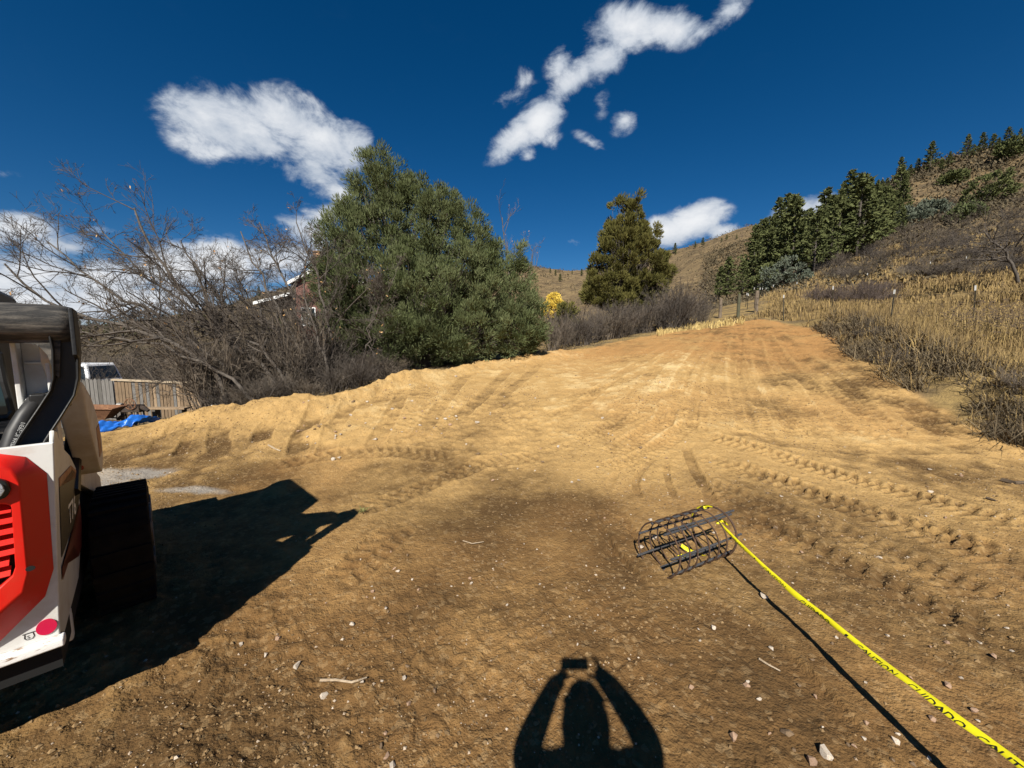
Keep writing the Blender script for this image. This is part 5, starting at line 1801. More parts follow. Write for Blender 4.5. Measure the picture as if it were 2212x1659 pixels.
for (u, v) in tuple((erng.uniform(165, 640), erng.uniform(690, 735)) for _ in range(26)) + ((180, 720), (215, 712), (250, 705), (285, 700), (320, 692), (200, 740), (240, 735), (300, 725), (350, 690), (390, 680), (440, 672), (480, 660), (520, 650), (560, 636), (10, 690), (-20, 700), (380, 705), (430, 700)):
    pine(u, v, erng.uniform(16, 30), erng.integers(0, 3), 'dark pine on the wooded hill behind the bare trees', 'pines on the left hill')
pine(4, 690, 70, 1, 'dark evergreen at the left edge above the loader', None)


# round evergreen bushes on the slope
def bush(u, v, wpx, hpx, m, label, cat='bush', name='evergreen_bush'):
    q, d = hit(u, v)
    s = d
    lob = [(u, v - hpx * .45, wpx * .5, hpx * .5), (u - wpx * .25, v - hpx * .3, wpx * .3, hpx * .33), (u + wpx * .25, v - hpx * .3, wpx * .3, hpx * .33)]
    k = d / F
    lobed_tree(lob, s, (u, v), label, m, 70, 40, max(.16, 5.0 * k), max(.05, 1.7 * k), name=name, cr=max(.25, 9 * k), trunks=1, cat=cat)


bush(1695, 622, 90, 62, BLUEJ, 'rounded grey-green juniper below the pine stand')
bush(1655, 630, 60, 60, PINE, 'dark round evergreen at the foot of the pine stand')
bush(2140, 440, 90, 70, PINE, 'big dark evergreen high on the right slope')
bush(2085, 478, 56, 36, JUN1, 'bright green juniper bush on the right slope')
bush(1970, 490, 60, 45, BLUEJ, 'grey-green bush halfway up the right slope')
bush(2010, 470, 50, 36, BLUEJ, 'pale green bush right of the pine stand on the slope')
bush(2060, 395, 40, 20, PINE, 'low dark bush under the right skyline')
bush(1900, 440, 46, 30, PINE, 'dark bush above the pine stand')
bush(2190, 340, 60, 40, PINE, 'dark bush at the top right of the hill')


# ------------------------------------------------------------------ twiggy thickets (shared shapes)
def shrub_proto(rng, H, W, m, stems=26, spread=.8):
    n = stems
    a = rng.uniform(0, 6.3, n)
    o_ = rng.uniform(0, W * .3, n)
    d = unit(np.stack([np.cos(a) * spread * rng.random(n), np.sin(a) * spread * rng.random(n), np.ones(n)], 1))
    P = [np.stack([np.cos(a) * o_, np.sin(a) * o_, np.full(n, -.05)], 1)]
    L = H * rng.uniform(.55, 1.0, n)
    for j in range(4):
        d = unit(d + rng.normal(size=d.shape) * .14)
        P.append(P[-1] + d * (L / 4)[:, None])
    P = np.stack(P, 1)
    R = np.linspace(.014, .005, 5)[None] * np.ones((n, 1))
    mb = MB()
    v, q = tubes(P, R, 3)
    mb.add(v, q)
    Q, RR = grow(P, R, 6, .45, .6, .05, .2, rng, 4)
    v, q = tubes(Q, np.maximum(RR, .004), 3)
    mb.add(v, q)
    Q2, R2 = grow(Q, RR, 4, .5, .6, .04, .2, rng, 3)
    v, q = tubes(Q2, np.maximum(R2, .0032), 3)
    mb.add(v, q)
    me = mb.data('twig_shrub')
    me.materials.append(m)
    return me


srm = mat('purple_grey_twigs', (.11, .082, .064), .9, 0, (.075, .055, .048), 3)
SHRUB = [shrub_proto(np.random.default_rng(60 + i), 1.6, 1.0, m_, 26, sp) for i, (m_, sp) in enumerate(((TWIG2, .7), (TWIG, .8), (TWIG2, 1.0), (TWIG, .6)))]
PSHRUB = [shrub_proto(np.random.default_rng(70 + i), 1.0, 1.2, srm, 30, 1.4) for i in range(2)]


def shrub(me, x, y, h, w, label, group, name='bare_shrub'):
    o = bpy.data.objects.new(name, me)
    COL.objects.link(o)
    o.location = (x, y, sz(x, y))
    o.rotation_euler = (0, 0, erng.uniform(0, 6.3))
    o.scale = (w, w, h)
    return tag(o, label, 'shrub', group)


for i in range(34):      # thicket along the far left edge of the dirt
    f = (i + .5) / 34
    u = 1185 + f * 345
    x, y = None, None
    s = np.interp(u, [1185, 1300, 1450, 1530], [15.6, 17.5, 20.5, 23])
    s += erng.uniform(0, 2.6)
    p = at(u, 720, s)
    x, y = p[0], p[1]
    h = np.interp(u, [1185, 1280, 1400, 1480, 1530], [.9, 1.0, 1.25, 1.5, .9]) * erng.uniform(.8, 1.15)
    shrub(SHRUB[i % 4], x, y, h, h * erng.uniform(.8, 1.1), 'grey leafless shrub in the thicket before the olive juniper', 'thicket left of the crest')
for i in range(22):      # brush under and beside the big juniper, at the trunks of the oaks
    u = erng.uniform(690, 860)
    s = np.interp(u, [690, 850, 1050, 1170], [10.2, 11.0, 13.0, 14.8]) + erng.uniform(.0, .9)
    p = at(u, 800, s)
    shrub(SHRUB[i % 4], p[0], p[1], erng.uniform(.35, .6), erng.uniform(.4, .7), 'low bare twigs under the big evergreen', 'twigs under the evergreen')
for i in range(30):
    u = erng.uniform(430, 720)
    s = np.interp(u, [430, 700], [8.7, 9.8]) + erng.uniform(.0, 1.5)
    p = at(u, 850, s)
    shrub(SHRUB[i % 4], p[0], p[1], erng.uniform(.8, 1.5), erng.uniform(.7, 1.1), 'tangled bare brush among the leaning oak stems', 'brush among the oaks')
for i in range(11):
    u = 1745 + 175 * (i + .5) / 11
    q, d = hit(u, 652 + 3 * math.sin(i * 2.1))
    shrub(PSHRUB[i % 2], q[0], q[1], erng.uniform(.9, 1.3) * d / 24, erng.uniform(.9, 1.2) * d / 24, 'purplish leafless shrub in the clump beyond the wire fence', 'purple shrubs beyond the fence')
for i in range(6):
    q, d = hit(1860 + i * 14, 632)
    shrub(PSHRUB[i % 2], q[0], q[1], .8 * d / 26, 1.0 * d / 26, 'purplish leafless shrub in the strip above the clump', 'upper purple shrubs')
for i in range(120):     # scrub dotted over the right slope
    u = erng.uniform(1780, 2260)
    top = np.interp(u, [1780, 1950, 2100, 2260], [560, 505, 420, 360])
    v = top + (605 - top) * erng.random() ** .8
    q, d = hit(u, v)
    if q is None or d < 24: continue
    k = np.clip(d / 40, .9, 2.0)
    shrub(SHRUB[erng.integers(0, 4)], q[0], q[1], k * erng.uniform(.5, .9), k * erng.uniform(.9, 1.6), 'low leafless scrub bush dotted on the grassy right slope', 'scrub on the right slope')
for i in range(7):
    y_ = erng.uniform(5.2, 16)
    x_ = np.interp(y_, EDGE_Y, EDGE_X) + erng.uniform(.1, 1.2)
    shrub(SHRUB[i % 4], x_, y_, erng.uniform(.18, .34), erng.uniform(.35, .6), 'low dead brush on the dark bank at the right', 'dead brush on the right bank')
for i in range(46):
    u = erng.uniform(150, 720)
    s = erng.uniform(15, 42)
    p = at(u, 800, s)
    k = s / 20
    shrub(SHRUB[i % 4], p[0], p[1], erng.uniform(.9, 1.5) * k ** .5, erng.uniform(1.2, 1.9) * k ** .5, 'brown leafless brush in the valley behind the bare oaks', 'valley brush')
for i in range(16):
    u = erng.uniform(430, 860)
    s = np.interp(u, [430, 700, 860], [8.3, 8.9, 10.6]) + erng.uniform(-.1, .6)
    p = at(u, 880, s)
    shrub(SHRUB[i % 4], p[0], p[1], erng.uniform(.3, .55), erng.uniform(.4, .7), 'low bare brush along the top of the left bank', 'brush on the left bank')
# far scrub too small to count: one object
n = 11400
t_ = np.radians(np.concatenate([erng.uniform(-54, 54, 3600), erng.uniform(-54, -12, 1600), erng.uniform(26, 54, 6200)]))
r_ = np.concatenate([np.sqrt(erng.uniform(45 ** 2, 290 ** 2, 3600)), np.sqrt(erng.uniform(28 ** 2, 230 ** 2, 1600)), np.sqrt(erng.uniform(40 ** 2, 200 ** 2, 6200))])
x, y = r_ * np.sin(t_), r_ * np.cos(t_)
ok = erng.random(n) < np.clip(.75 + 2.2 * fbm(x * .05, y * .05, 3, 88), .2, 1)
x, y, r_ = x[ok], y[ok], r_[ok]
n = len(x)
per = 12
hh = erng.uniform(.6, 1.5, n) * np.clip(r_ / 100, .6, 1.3)
off = erng.normal(size=(n, per, 3)) * np.array([.7, .7, .32])
off[..., 2] = np.abs(off[..., 2])
C = np.stack([x, y, surf(x, y)], 1)[:, None] + off * hh[:, None, None]
D = unit(off + np.array([0, 0, .5]) + erng.normal(size=off.shape) * .4)
V, _, T = sprigs(C.reshape(-1, 3), D.reshape(-1, 3), np.repeat(hh * .42, per), np.repeat(hh * .13, per), erng)
tag(MB().add(V, None, T, np.repeat(np.repeat(erng.random(n), per), 4)).build('hillside_scrub', mat('far_scrub', (.080, .064, .038), .95, 0, (.060, .050, .030), .3, tint=(.125, .095, .052))), 'brown scrub cover on the distant hillsides', 'scrub', kind='stuff')
# ------------------------------------------------------------------ gate posts and wire fence
POST = mat('weathered_post', (.20, .155, .11), .9, 0, (.10, .075, .05), 10, .4, 60, stretch=(4, 4, .6))
GPOST = mat('green_treated_post', (.055, .062, .035), .9, 0, (.10, .085, .05), 8, .4, 60, stretch=(4, 4, .6))
TGREEN = mat('green_steel_post', (.030, .034, .022), .6, .3, (.07, .05, .03), 20)
TWHITE = mat('white_post_tip', (.55, .55, .53), .7)
WIRE = mat('fence_wire', (.10, .085, .07), .6, .5)
for (u, v0, v1, m_, r, lab) in ((1555, 645, 687, POST, .10, 'short weathered wooden post left of the gate gap at the crest'),
                                (1594, 636, 692, GPOST, .09, 'greenish wooden gate post in the middle at the crest'),
                                (1633, 629, 674, POST, .115, 'dark wooden gate post at the start of the wire fence')):
    q, d = hit(u, v1, 14)
    hgt = (v1 - v0) / F * d
    t = empty('wooden_post', (q[0], q[1], sz(q[0], q[1])), erng.uniform(0, 3), lab, 'post')
    MB().tube([(0, 0, -.3), (.01, 0, hgt * .5), (0, 0, hgt - .01), (0, 0, hgt)], [r, r * .97, r * .93, r * .85], 12).build('shaft', m_, t)
    tp = MB()
    for k in range(2):
        z_ = hgt * (.35 + .3 * k)
        tp.tube([(r * 1.04 * math.cos(a), r * 1.04 * math.sin(a), z_) for a in np.linspace(0, 2 * math.pi, 14)], .006, 4)
    tp.build('wire_wrap', WIRE, t)


def tpost(x, y, lab, hgt=1.3, grp='steel fence posts'):
    t = empty('steel_fence_post', (x, y, sz(x, y)), erng.uniform(-.3, .3), lab, 'fence post', grp)
    t.rotation_euler = (erng.uniform(-.04, .04), erng.uniform(-.05, .05), erng.uniform(-.4, .4))
    MB().box(-.024, .024, -.003, .003, -.2, hgt - .16).box(-.003, .003, -.03, .0031, -.2, hgt - .16).build('shaft', TGREEN, t)
    tp = MB().box(-.025, .025, -.0035, .0035, hgt - .158, hgt).box(-.0035, .0035, -.031, .0036, hgt - .158, hgt)
    for k in range(2):
        tp.box(-.008, .008, .0038, .016, hgt - .13 + .06 * k, hgt - .11 + .06 * k)
    tp.build('white_tip', TWHITE, t)
    return np.array([x, y, sz(x, y)])


line = []
for (u, v, s, lab) in ((2330, 610, 10.0, 'steel post of the wire fence just beyond the right edge'), (2112, 622, 12, 'steel post with white tip, nearest one in the weeds at the right'), (1930, 632, 14.5, 'steel post with white tip, second from the right in the weeds'),
                       (1800, 630, 17, 'steel post with white tip before the purple shrubs, third from the right'), (1697, 630, 20, 'steel post with white tip, fourth from the right beside the gate')):
    p = at(u, v, s)
    line.append(tpost(p[0], p[1], lab, 1.35))
q, d = hit(1633, 674, 14)
line.append(q)
for h_ in (.45, .85, 1.15):
    W = MB()
    for a, b in zip(line[:-1], line[1:]):
        tt = np.linspace(0, 1, 14)[:, None]
        P = a * (1 - tt) + b * tt + np.array([0, 0, 1]) * (h_ - .05 * 4 * tt * (1 - tt))
        W.tube(P - line[0], .0045, 4)
    o = W.build('fence_wire', WIRE)
    o.location = line[0]
    tag(o, {.45: 'lowest strand of the wire fence in the weeds', .85: 'middle strand of the wire fence', 1.15: 'top strand of the wire fence running to the gate post'}[h_], 'wire')
for i, (u, v, s) in enumerate(((1612, 640, 28), (1616, 634, 26), (1627, 642, 32), (1640, 640, 30), (1647, 641, 36), (1653, 641, 40), (1720, 627, 30), (1668, 637, 33))):
    p = at(u, v, s)
    tpost(p[0], p[1], 'small distant steel post with white tip behind the gate', max(1.0, min(1.6, p[2] - sz(p[0], p[1]))), 'far fence posts behind the gate')
for (u, v) in ((2085, 590), (1872, 625), (2005, 600)):
    q, d = hit(u, v)
    tpost(q[0], q[1], 'lone thin steel post on the grassy slope above the fence', 1.2, 'posts on the slope')

# ------------------------------------------------------------------ yard at the left: fences, barrow, tarp, engine, rack, car
GREYW = mat('grey_weathered_wood', (.185, .175, .16), .9, 0, (.11, .10, .09), 9, .4, 40, stretch=(5, 5, .5))
TANW = mat('tan_weathered_wood', (.31, .22, .135), .9, 0, (.22, .15, .09), 8, .4, 40, stretch=(5, 5, .5))
GREYW2 = mat('dark_weathered_wood', (.12, .112, .10), .9, 0, (.075, .068, .06), 9, .4, 40, stretch=(5, 5, .5))
TANW2 = mat('brown_weathered_wood', (.22, .15, .088), .9, 0, (.13, .09, .055), 8, .4, 40, stretch=(5, 5, .5))
DGREY = mat('dark_grey_boards', (.13, .115, .10), .9, 0, (.07, .06, .05), 8, .4, 40, stretch=(5, 5, .5))


def fence(name, label, p0, p1, top0, top1, w, m, pointed, rails, cap=None, thick=.02, seed=0):
    rng = np.random.default_rng(seed)
    p0, p1 = np.array(p0), np.array(p1)
    L = np.linalg.norm(p1 - p0)
    ang = math.atan2(p1[1] - p0[1], p1[0] - p0[0])
    z0 = min(sz(*p0), sz(*p1)) - .15
    t = empty(name, (p0[0], p0[1], z0), ang, label, 'fence')
    n = int(L / w)
    for i in range(n):
        x0 = i * L / n
        ww = L / n * rng.uniform(.80, .93)
        f = (i + .5) / n
        h = top0 + (top1 - top0) * f - z0 + rng.uniform(-.03, .03)
        mb = MB()
        if pointed:
            mb.prism([(x0, 0), (x0 + ww, 0), (x0 + ww, h - .07), (x0 + ww * .5, h), (x0, h - .07)], 'y', 0, thick + rng.uniform(0, .03))
        else:
            mb.box(x0, x0 + ww, rng.uniform(-.006, .006), thick + rng.uniform(0, .006), 0, h)
        mb.build('picket' if pointed else 'plank', m[rng.integers(len(m))], t, recalc=pointed)
    for z_ in rails:
        MB().box(0, L, .05, .09, z_, z_ + .09).build('rail', m[0], t)
    if cap:
        a, b = top0 - z0, top1 - z0
        MB().add([(-.05, -.05, a), (L + .05, -.05, b), (L + .05, .08, b), (-.05, .08, a), (-.05, -.05, a + .06), (L + .05, -.05, b + .06), (L + .05, .08, b + .06), (-.05, .08, a + .06)],
                 [(0, 3, 2, 1), (4, 5, 6, 7), (0, 1, 5, 4), (1, 2, 6, 5), (2, 3, 7, 6), (3, 0, 4, 7)]).build('cap_board', cap, t)
    return t


a, b, c, d_ = at(90, 818, 13.5), at(243, 818, 13.6), at(246, 822, 13.3), at(430, 830, 13.6)
e_, f_ = at(436, 826, 13.9), at(520, 828, 14.2)
fence('picket_fence', 'grey weathered picket fence with pointed tops behind the wheelbarrow', a[:2], b[:2], a[2], b[2], .13, (GREYW, GREYW, GREYW2), True, (.4, 1.2), seed=1)
fence('plank_fence', 'tan plank fence with a pale cap board left of the bare trees', c[:2], d_[:2], c[2], d_[2], .105, (TANW, TANW2, TANW2, GREYW), False, (.5, 1.2), cap=mat('pale_cap_board', (.42, .34, .24), .9, 0, (.30, .23, .15), 9, .3, 40, stretch=(.5, 5, 5)), seed=2)
fence('board_fence', 'dark grey board fence behind the bare oak trunks', e_[:2], f_[:2], e_[2], f_[2], .14, (DGREY, GREYW2), False, (.5, 1.2), seed=3)

RUSTM = mat('rust_metal', (.14, .065, .035), .85, .2, (.24, .12, .06), 12, .4, 60)
BLK = mat('sooty_iron', (.025, .022, .02), .8, .3, (.07, .045, .03), 15, .4, 60)


def wheelbarrow():
    p = at(222, 940, 9.6)
    x, y = p[0], p[1]
    t = empty('wheelbarrow', (x, y, sz(x, y)), rad(20), 'rusty brown wheelbarrow next to the blue tarp', 'wheelbarrow')
    pan = [(-.45, -.32, .62), (.38, -.32, .55), (.38, .32, .55), (-.45, .32, .62), (-.28, -.18, .32), (.16, -.18, .30), (.16, .18, .30), (-.28, .18, .32)]
    o = MB().add(pan, [(0, 1, 5, 4), (1, 2, 6, 5), (2, 3, 7, 6), (3, 0, 4, 7), (4, 5, 6, 7)]).build('pan', RUSTM, t, recalc=True)
    s = o.modifiers.new('s', 'SOLIDIFY')
    s.thickness = .012
    MB().tube([(-.46, -.33, .63), (.39, -.33, .56), (.39, .33, .56), (-.46, .33, .63), (-.46, -.33, .63)], .012, 6).build('rim', RUSTM, t)
    for s_ in (-1, 1):
        MB().tube([(.5, s_ * .05, .2), (.2, s_ * .16, .28), (-.4, s_ * .24, .34), (-.95, s_ * .28, .5)], .018, 6).build('handle', DWOOD, t)
        MB().tube([(-.22, s_ * .2, .3), (-.3, s_ * .22, 0)], .014, 6).build('leg', BLK, t)
    MB().tube([(.5 + .18 * math.cos(a_), 0, .19 + .18 * math.sin(a_)) for a_ in np.linspace(0, 2 * math.pi, 20)], .035, 8).build('wheel', BLK, t)


wheelbarrow()


def tarp():
    blue = mat('blue_tarp', (.02, .16, .62), .35, 0, (.015, .11, .45), 5, .25, 30, spec=.5)
    A, B = at(216, 945, 7.7), at(320, 914, 8.3)
    n, m_ = 46, 16
    rng = np.random.default_rng(4)
    V = []
    for i in range(n):
        f = i / (n - 1)
        c = A[:2] * (1 - f) + B[:2] * f
        w = .24 + .05 * math.sin(f * 7) + .02 * math.sin(f * 19)
        dirn = np.array([.25, 1.0])
        for j in range(m_):
            g = (j / (m_ - 1) - .5) * 2
            p = c + dirn * g * w
            z = sz(p[0], p[1]) + .03 + .20 * max(0, 1 - abs(g)) ** .7 * (.8 + .2 * math.sin(f * 9 + 1)) + .012 * math.sin(f * 31 + g * 4) + .02 * math.sin(g * 13 + f * 12)
            V.append((p[0], p[1], z))
    V = np.array(V)
    Q = [(i * m_ + j, i * m_ + j + 1, (i + 1) * m_ + j + 1, (i + 1) * m_ + j) for i in range(n - 1) for j in range(m_ - 1)]
    o = MB().add(V - V[0], Q).build('blue_tarp', blue, smooth=True)
    o.location = V[0]
    s = o.modifiers.new('s', 'SOLIDIFY')
    s.thickness = .01
    tag(o, 'crumpled bright blue tarp lying at the edge of the dirt', 'tarp')


tarp()


def engine():
    p = at(292, 905, 11.8)
    x, y = p[0], p[1]
    z = sz(x, y)
    top = at(292, 882, 11.8)[2] - z
    t = empty('old_engine', (x, y, z), 0, 'rusty black old engine on a stand in front of the plank fence', 'engine')
    MB().box(-.28, .28, -.14, .14, top - .10, top + .12, taper=(.85, .8)).build('block', BLK, t, bevel=.02)
    MB().tube([(-.30, -.05, top + .08), (-.42, -.05, top + .10), (-.46, -.05, top + .10)], [.09, .09, .05], 14).build('fuel_can', mat('dull_steel', (.35, .33, .30), .5, .6), t)
    MB().tube([(.05 + .16 * math.cos(a_), -.16, top + .16 + .16 * math.sin(a_)) for a_ in np.linspace(0, 2 * math.pi, 22)], .014, 6).build('flywheel', RUSTM, t)
    for a_ in (0, 1.05, 2.1):
        MB().tube([(.05 - .16 * math.cos(a_), -.16, top + .16 - .16 * math.sin(a_)), (.05 + .16 * math.cos(a_), -.16, top + .16 + .16 * math.sin(a_))], .008, 5).build('spoke', RUSTM, t)
    MB().tube([(.2, 0, top + .05), (.36, -.05, top + .02), (.48, -.05, top - .06)], [.06, .07, .05], 10).build('exhaust', BLK, t)
    for sx in (-.2, 0, .2):
        for sy in (-.1, .1):
            MB().tube([(sx, sy, 0), (sx * .9, sy, top - .08)], .02, 6).build('leg', BLK, t)
    for z_ in (.2, .45, .7):
        if z_ < top - .15: MB().tube([(-.2, -.1, z_), (.2, -.1, z_)], .015, 6).build('brace', BLK, t)
    pl = at(330, 880, 12.3)
    z2 = sz(pl[0], pl[1])
    b = empty('plank_bench', (pl[0], pl[1], z2), 0, 'plank laid level along the tan fence behind the old engine', 'bench')
    h = pl[2] - z2
    MB().box(-1.2, 1.1, -.12, .12, h - .05, h).build('top_plank', TANW, b)
    for sx in (-1.0, .1, .95):
        MB().box(sx - .05, sx + .05, -.1, .1, -.1, h - .052).build('leg', DGREY, b)


engine()


def rack():
    wp = mat('white_metal_paint', (.78, .78, .76), .5, 0, (.65, .63, .6), 20)
    A = at(580, 886, 10.9)
    x, y = A[0], A[1]
    z = sz(x, y)
    t = empty('metal_rack', (x, y, z), rad(8), 'white painted metal rack showing between the bare oak stems', 'rack')
    W_, D_, H_ = 1.25, .5, .85
    for sx in (0, .45, W_):
        for sy in (0, D_):
            MB().box(sx - .02, sx + .02, sy - .02, sy + .02, 0, H_).build('leg', wp, t)
    for z_ in (.12, .45, H_):
        for sy in (0, D_):
            MB().box(.02, W_ - .02, sy - .015, sy + .015, z_ - .02, z_ + .02).build('rail', wp, t)
        for sx in (0, W_):
            MB().box(sx - .015, sx + .015, .02, D_ - .02, z_ - .02, z_ + .02).build('rail', wp, t)
    for k in range(4):
        MB().tube([(.08 + .09 * k, -.005, .14), (.08 + .09 * k, -.005, .83)], .008, 6).build('bar', wp, t)
    MB().tube([(.45, .1, .45), (.9, .1, .14)], .015, 6).build('brace', wp, t)
    # white crumpled sheeting on the ground
    q = at(452, 908, 10.2)
    rng = np.random.default_rng(9)
    V, n = [], 12
    for i in range(n):
        for j in range(8):
            a_, b_ = i / (n - 1) - .5, j / 7 - .5
            px_, py_ = q[0] + a_ * .75, q[1] + b_ * .5
            V.append((px_, py_, sz(px_, py_) + .02 + .16 * max(0, 1 - 4 * (a_ * a_ + b_ * b_)) + rng.uniform(0, .05)))
    V = np.array(V)
    o = MB().add(V - V[0], [(i * 8 + j, i * 8 + j + 1, (i + 1) * 8 + j + 1, (i + 1) * 8 + j) for i in range(n - 1) for j in range(7)]).build('plastic_sheet', wp)
    o.location = V[0]
    tag(o, 'crumpled white plastic sheet on the ground behind the bank', 'plastic sheet')


rack()


def car():
    wp = mat('white_car_paint', (.80, .80, .80), .3, 0, (.75, .75, .75), 5, coat=.5)
    gl = mat('car_glass', (.015, .02, .022), .08, spec=.7)
    tyre = mat('tyre_rubber', (.02, .02, .02), .9)
    p = at(160, 800, 22)
    x, y = p[0], p[1]
    z = sz(x, y)
    roof = at(200, 785, 22)[2] - z
    roof = max(1.55, min(2.0, roof)) + .32
    t = empty('white_car', (x, y, z), rad(-6), 'white car behind the picket fence, only its roof and dark windows showing', 'car')
    # side outline, length along x
    k = roof / 1.75
    low = [(-2.3, .35), (-2.35, .8), (-2.2, 1.0 * k), (2.1, 1.0 * k), (2.25, .8), (2.25, .35)]
    MB().prism(low, 'y', -.92, .92).build('body', wp, t, bevel=.06, recalc=True)
    cabv = [(-1.4, -.86, 1.0 * k), (2.05, -.86, 1.0 * k), (2.05, .86, 1.0 * k), (-1.4, .86, 1.0 * k), (-.7, -.70, 1.75 * k), (1.75, -.70, 1.75 * k), (1.75, .70, 1.75 * k), (-.7, .70, 1.75 * k)]
    MB().add(cabv, [(4, 5, 6, 7), (0, 1, 5, 4), (1, 2, 6, 5), (2, 3, 7, 6), (3, 0, 4, 7), (0, 3, 2, 1)]).build('cabin', wp, t, bevel=.06)

    def win(nm, f0, f1, g0, g1):
        pts = []
        for (f, g) in ((f0, g0), (f1, g0), (f1, g1), (f0, g1)):
            lo_ = -1.4 + 3.45 * f
            hi_ = -.7 + 2.45 * f
            xx = lo_ + (hi_ - lo_) * g
            yy = -.86 + .16 * g - .012
            pts.append((xx, yy, (1.0 + .75 * g) * k))
        V = pts + [(a_, b_ + .02, c_) for a_, b_, c_ in pts]
        MB().add(V, [(0, 1, 2, 3), (0, 4, 5, 1), (1, 5, 6, 2), (2, 6, 7, 3), (3, 7, 4, 0)]).build(nm, gl, t, recalc=True)
    win('side_window', .06, .34, .12, .86)
    win('side_window', .38, .64, .12, .86)
    win('side_window', .68, .95, .12, .86)
    rv = [(2.05 - .30 * g + .012, f * (.86 - .16 * g) * .86, (1.0 + .75 * g) * k) for f, g in ((-1, .14), (1, .14), (1, .86), (-1, .86))]
    MB().add(rv + [(a_ - .03, b_, c_) for a_, b_, c_ in rv], [(0, 1, 2, 3), (0, 4, 5, 1), (1, 5, 6, 2), (2, 6, 7, 3), (3, 7, 4, 0)]).build('rear_window', gl, t, recalc=True)
    for xx in (-1.45, 1.4):
        for yy in (-.86, .72):
            MB().tube([(xx, yy, .35), (xx, yy + .16, .35)], .34, 20).build('wheel', tyre, t)
    for yy in (-.7, .7):
        MB().box(2.24, 2.27, yy - .1, yy + .1, .65, .9).build('tail_light', mat('tail_red', (.4, .01, .01), .3), t)


car()


# ------------------------------------------------------------------ brick house behind the bare trees
def brick_mat():
    m = mat('red_brick', (.30, .085, .05), .9)
    N, L = m.node_tree.nodes, m.node_tree.links
    b = N['Principled BSDF']
    br = N.new('ShaderNodeTexBrick')
    br.inputs['Color1'].default_value = (.15, .052, .038, 1)
    br.inputs['Color2'].default_value = (.12, .042, .032, 1)
    br.inputs['Mortar'].default_value = (.32, .26, .22, 1)
    br.inputs['Scale'].default_value = 4.5
    br.inputs['Mortar Size'].default_value = .012
    tcn = N.new('ShaderNodeTexCoord')
    mp = N.new('ShaderNodeMapping')
    mp.inputs['Rotation'].default_value = (rad(90), 0, 0)
    L.new(tcn.outputs['Object'], mp.inputs['Vector'])
    L.new(mp.outputs[0], br.inputs['Vector'])
    L.new(br.outputs['Color'], b.inputs['Base Color'])
    return m


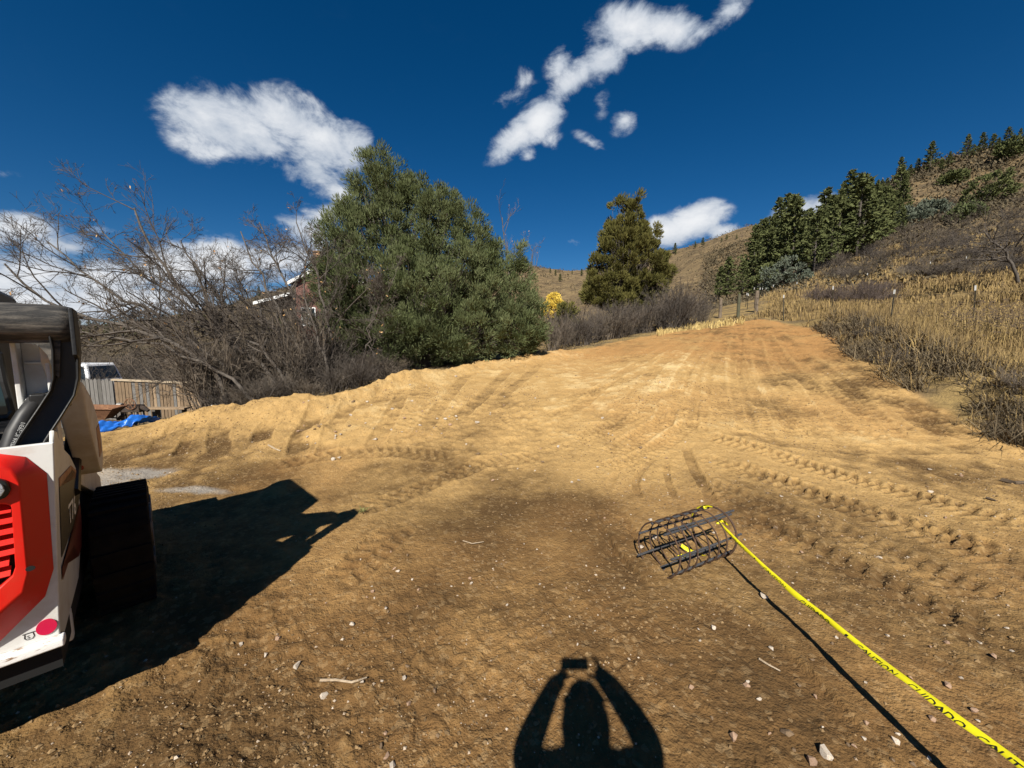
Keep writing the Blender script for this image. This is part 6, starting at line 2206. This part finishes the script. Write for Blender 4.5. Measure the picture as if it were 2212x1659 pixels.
def house():
    s = 30.0
    br = brick_mat()
    wt = mat('white_trim', (.80, .80, .78), .6)
    sh = mat('dark_shingle', (.06, .05, .045), .95, 0, (.10, .085, .075), 30, .4, 60)
    gl = mat('house_glass', (.02, .025, .03), .1, spec=.7)
    stn = mat('chimney_stone', (.40, .24, .13), .95, 0, (.26, .15, .09), 5, .6, 12, lo=.45, hi=.55)
    eL = at(625, 606, s)
    ap = at(703, 568, s)
    half = ap[0] - eL[0]
    x0, x1, y0 = eL[0] + .25, ap[0] + half - .25, eL[1] + .3
    z0 = min(sz(x0, y0), sz(x1, y0 + 8)) - .3
    t = empty('brick_house', (ap[0], y0, z0), 0, 'red brick house with white gable trim behind the bare trees', 'house')
    ze, za = eL[2] - z0, ap[2] - z0
    wl_, wr_ = x0 - ap[0], x1 - ap[0]
    dp = 9.0
    wall = MB().prism([(wl_, 0), (wr_, 0), (wr_, ze - .1), (0, za - .25), (wl_, ze - .1)], 'y', 0, dp).build('wall', br, t, recalc=True)
    th = .18
    rf = MB()
    for sx in (-1, 1):
        e = (sx * (half + .15), ze - .08)
        a_ = (0, za)
        rf.prism([e, a_, (0, za - th), (e[0], e[1] - th)] if sx > 0 else [a_, e, (e[0], e[1] - th), (0, za - th)], 'y', -.35, dp + .3)
    roof = rf.build('roof', sh, t, recalc=True)
    for sx in (-1, 1):
        e = (sx * (half + .18), ze - .10)
        MB().prism([e, (0, za + .03), (0, za - .26), (e[0], e[1] - .26)], 'y', -.40, -.36).build('fascia', wt, roof, recalc=True)
    ch = at(685, 545, s + 1.2)
    cz = ch[2] - z0
    MB().box(ch[0] - ap[0] - .28, ch[0] - ap[0] + .28, 1.0, 1.6, za - 1.2, cz).build('chimney', stn, roof, bevel=.03)
    MB().box(ch[0] - ap[0] - .32, ch[0] - ap[0] + .32, .95, 1.65, cz, cz + .08).build('chimney_cap', stn, roof)
    for (wx, wz) in ((-1.6, 3.9), (.9, 3.9), (-1.6, 1.2), (.9, 1.2)):
        w = MB().box(wx - .5, wx + .5, -.03, .02, wz, wz + 1.3).build('window', gl, t)
        f = MB()
        f.box(wx - .58, wx - .5, -.05, .02, wz - .08, wz + 1.38).box(wx + .5, wx + .58, -.05, .02, wz - .08, wz + 1.38)
        f.box(wx - .5, wx + .5, -.05, .02, wz + 1.3, wz + 1.38).box(wx - .5, wx + .5, -.05, .02, wz - .08, wz).box(wx - .03, wx + .03, -.05, -.031, wz, wz + 1.3)
        f.build('frame', wt, w)
    # lower wing with its own white edged roof
    p0, p1 = at(545, 652, s + .5), at(625, 632, s + .5)
    wx0, wx1, za2 = p0[0] - ap[0], p1[0] - ap[0], p0[2] - z0
    zb2 = p1[2] - z0
    for px_ in (wx0 + .3, wx0 + 1.6):
        MB().box(px_ - .07, px_ + .07, .5, .64, 0, za2 - .15).build('porch_post', DGREY, t)
    r2 = MB().prism([(wx0, za2), (wx1, zb2), (wx1, zb2 - .15), (wx0, za2 - .15)], 'y', .2, 6.4).build('wing_roof', sh, t, recalc=True)
    MB().prism([(wx0 - .03, za2 + .03), (wx1, zb2 + .03), (wx1, zb2 - .2), (wx0 - .03, za2 - .2)], 'y', .15, .19).build('wing_fascia', wt, r2, recalc=True)


house()
# cycles economy
SC.cycles.max_bounces = 5
SC.cycles.diffuse_bounces = 2
SC.cycles.glossy_bounces = 2
SC.cycles.transmission_bounces = 2

def ordinal(n):
    return '%d%s' % (n, 'th' if 10 <= n % 100 <= 20 else {1: 'st', 2: 'nd', 3: 'rd'}.get(n % 10, 'th'))


fam = {}
for o in COL.objects:
    if o.parent is None and 'label' in o and 'group' in o and 'kind' not in o:
        fam.setdefault(o['label'], []).append(o)
def name_row(lab, obs):
    obs.sort(key=lambda o: math.atan2(o.location.x, o.location.y))
    for i, o in enumerate(obs):
        w = 'leftmost' if i == 0 else 'rightmost' if i == len(obs) - 1 else ordinal(i + 1) + ' from the left'
        o['label'] = lab + ', ' + w


for lab, obs in fam.items():
    if 1 < len(obs) <= 60:
        name_row(lab, obs)
    elif len(obs) > 60:
        obs.sort(key=lambda o: o.location.xy.length)
        k = (len(obs) + 3) // 4
        for j, w in enumerate(('nearest', 'second nearest', 'third nearest', 'farthest')):
            name_row(lab.replace('dotted on the grassy right slope', 'on the right slope') + ', %s row' % w, obs[j * k:(j + 1) * k])
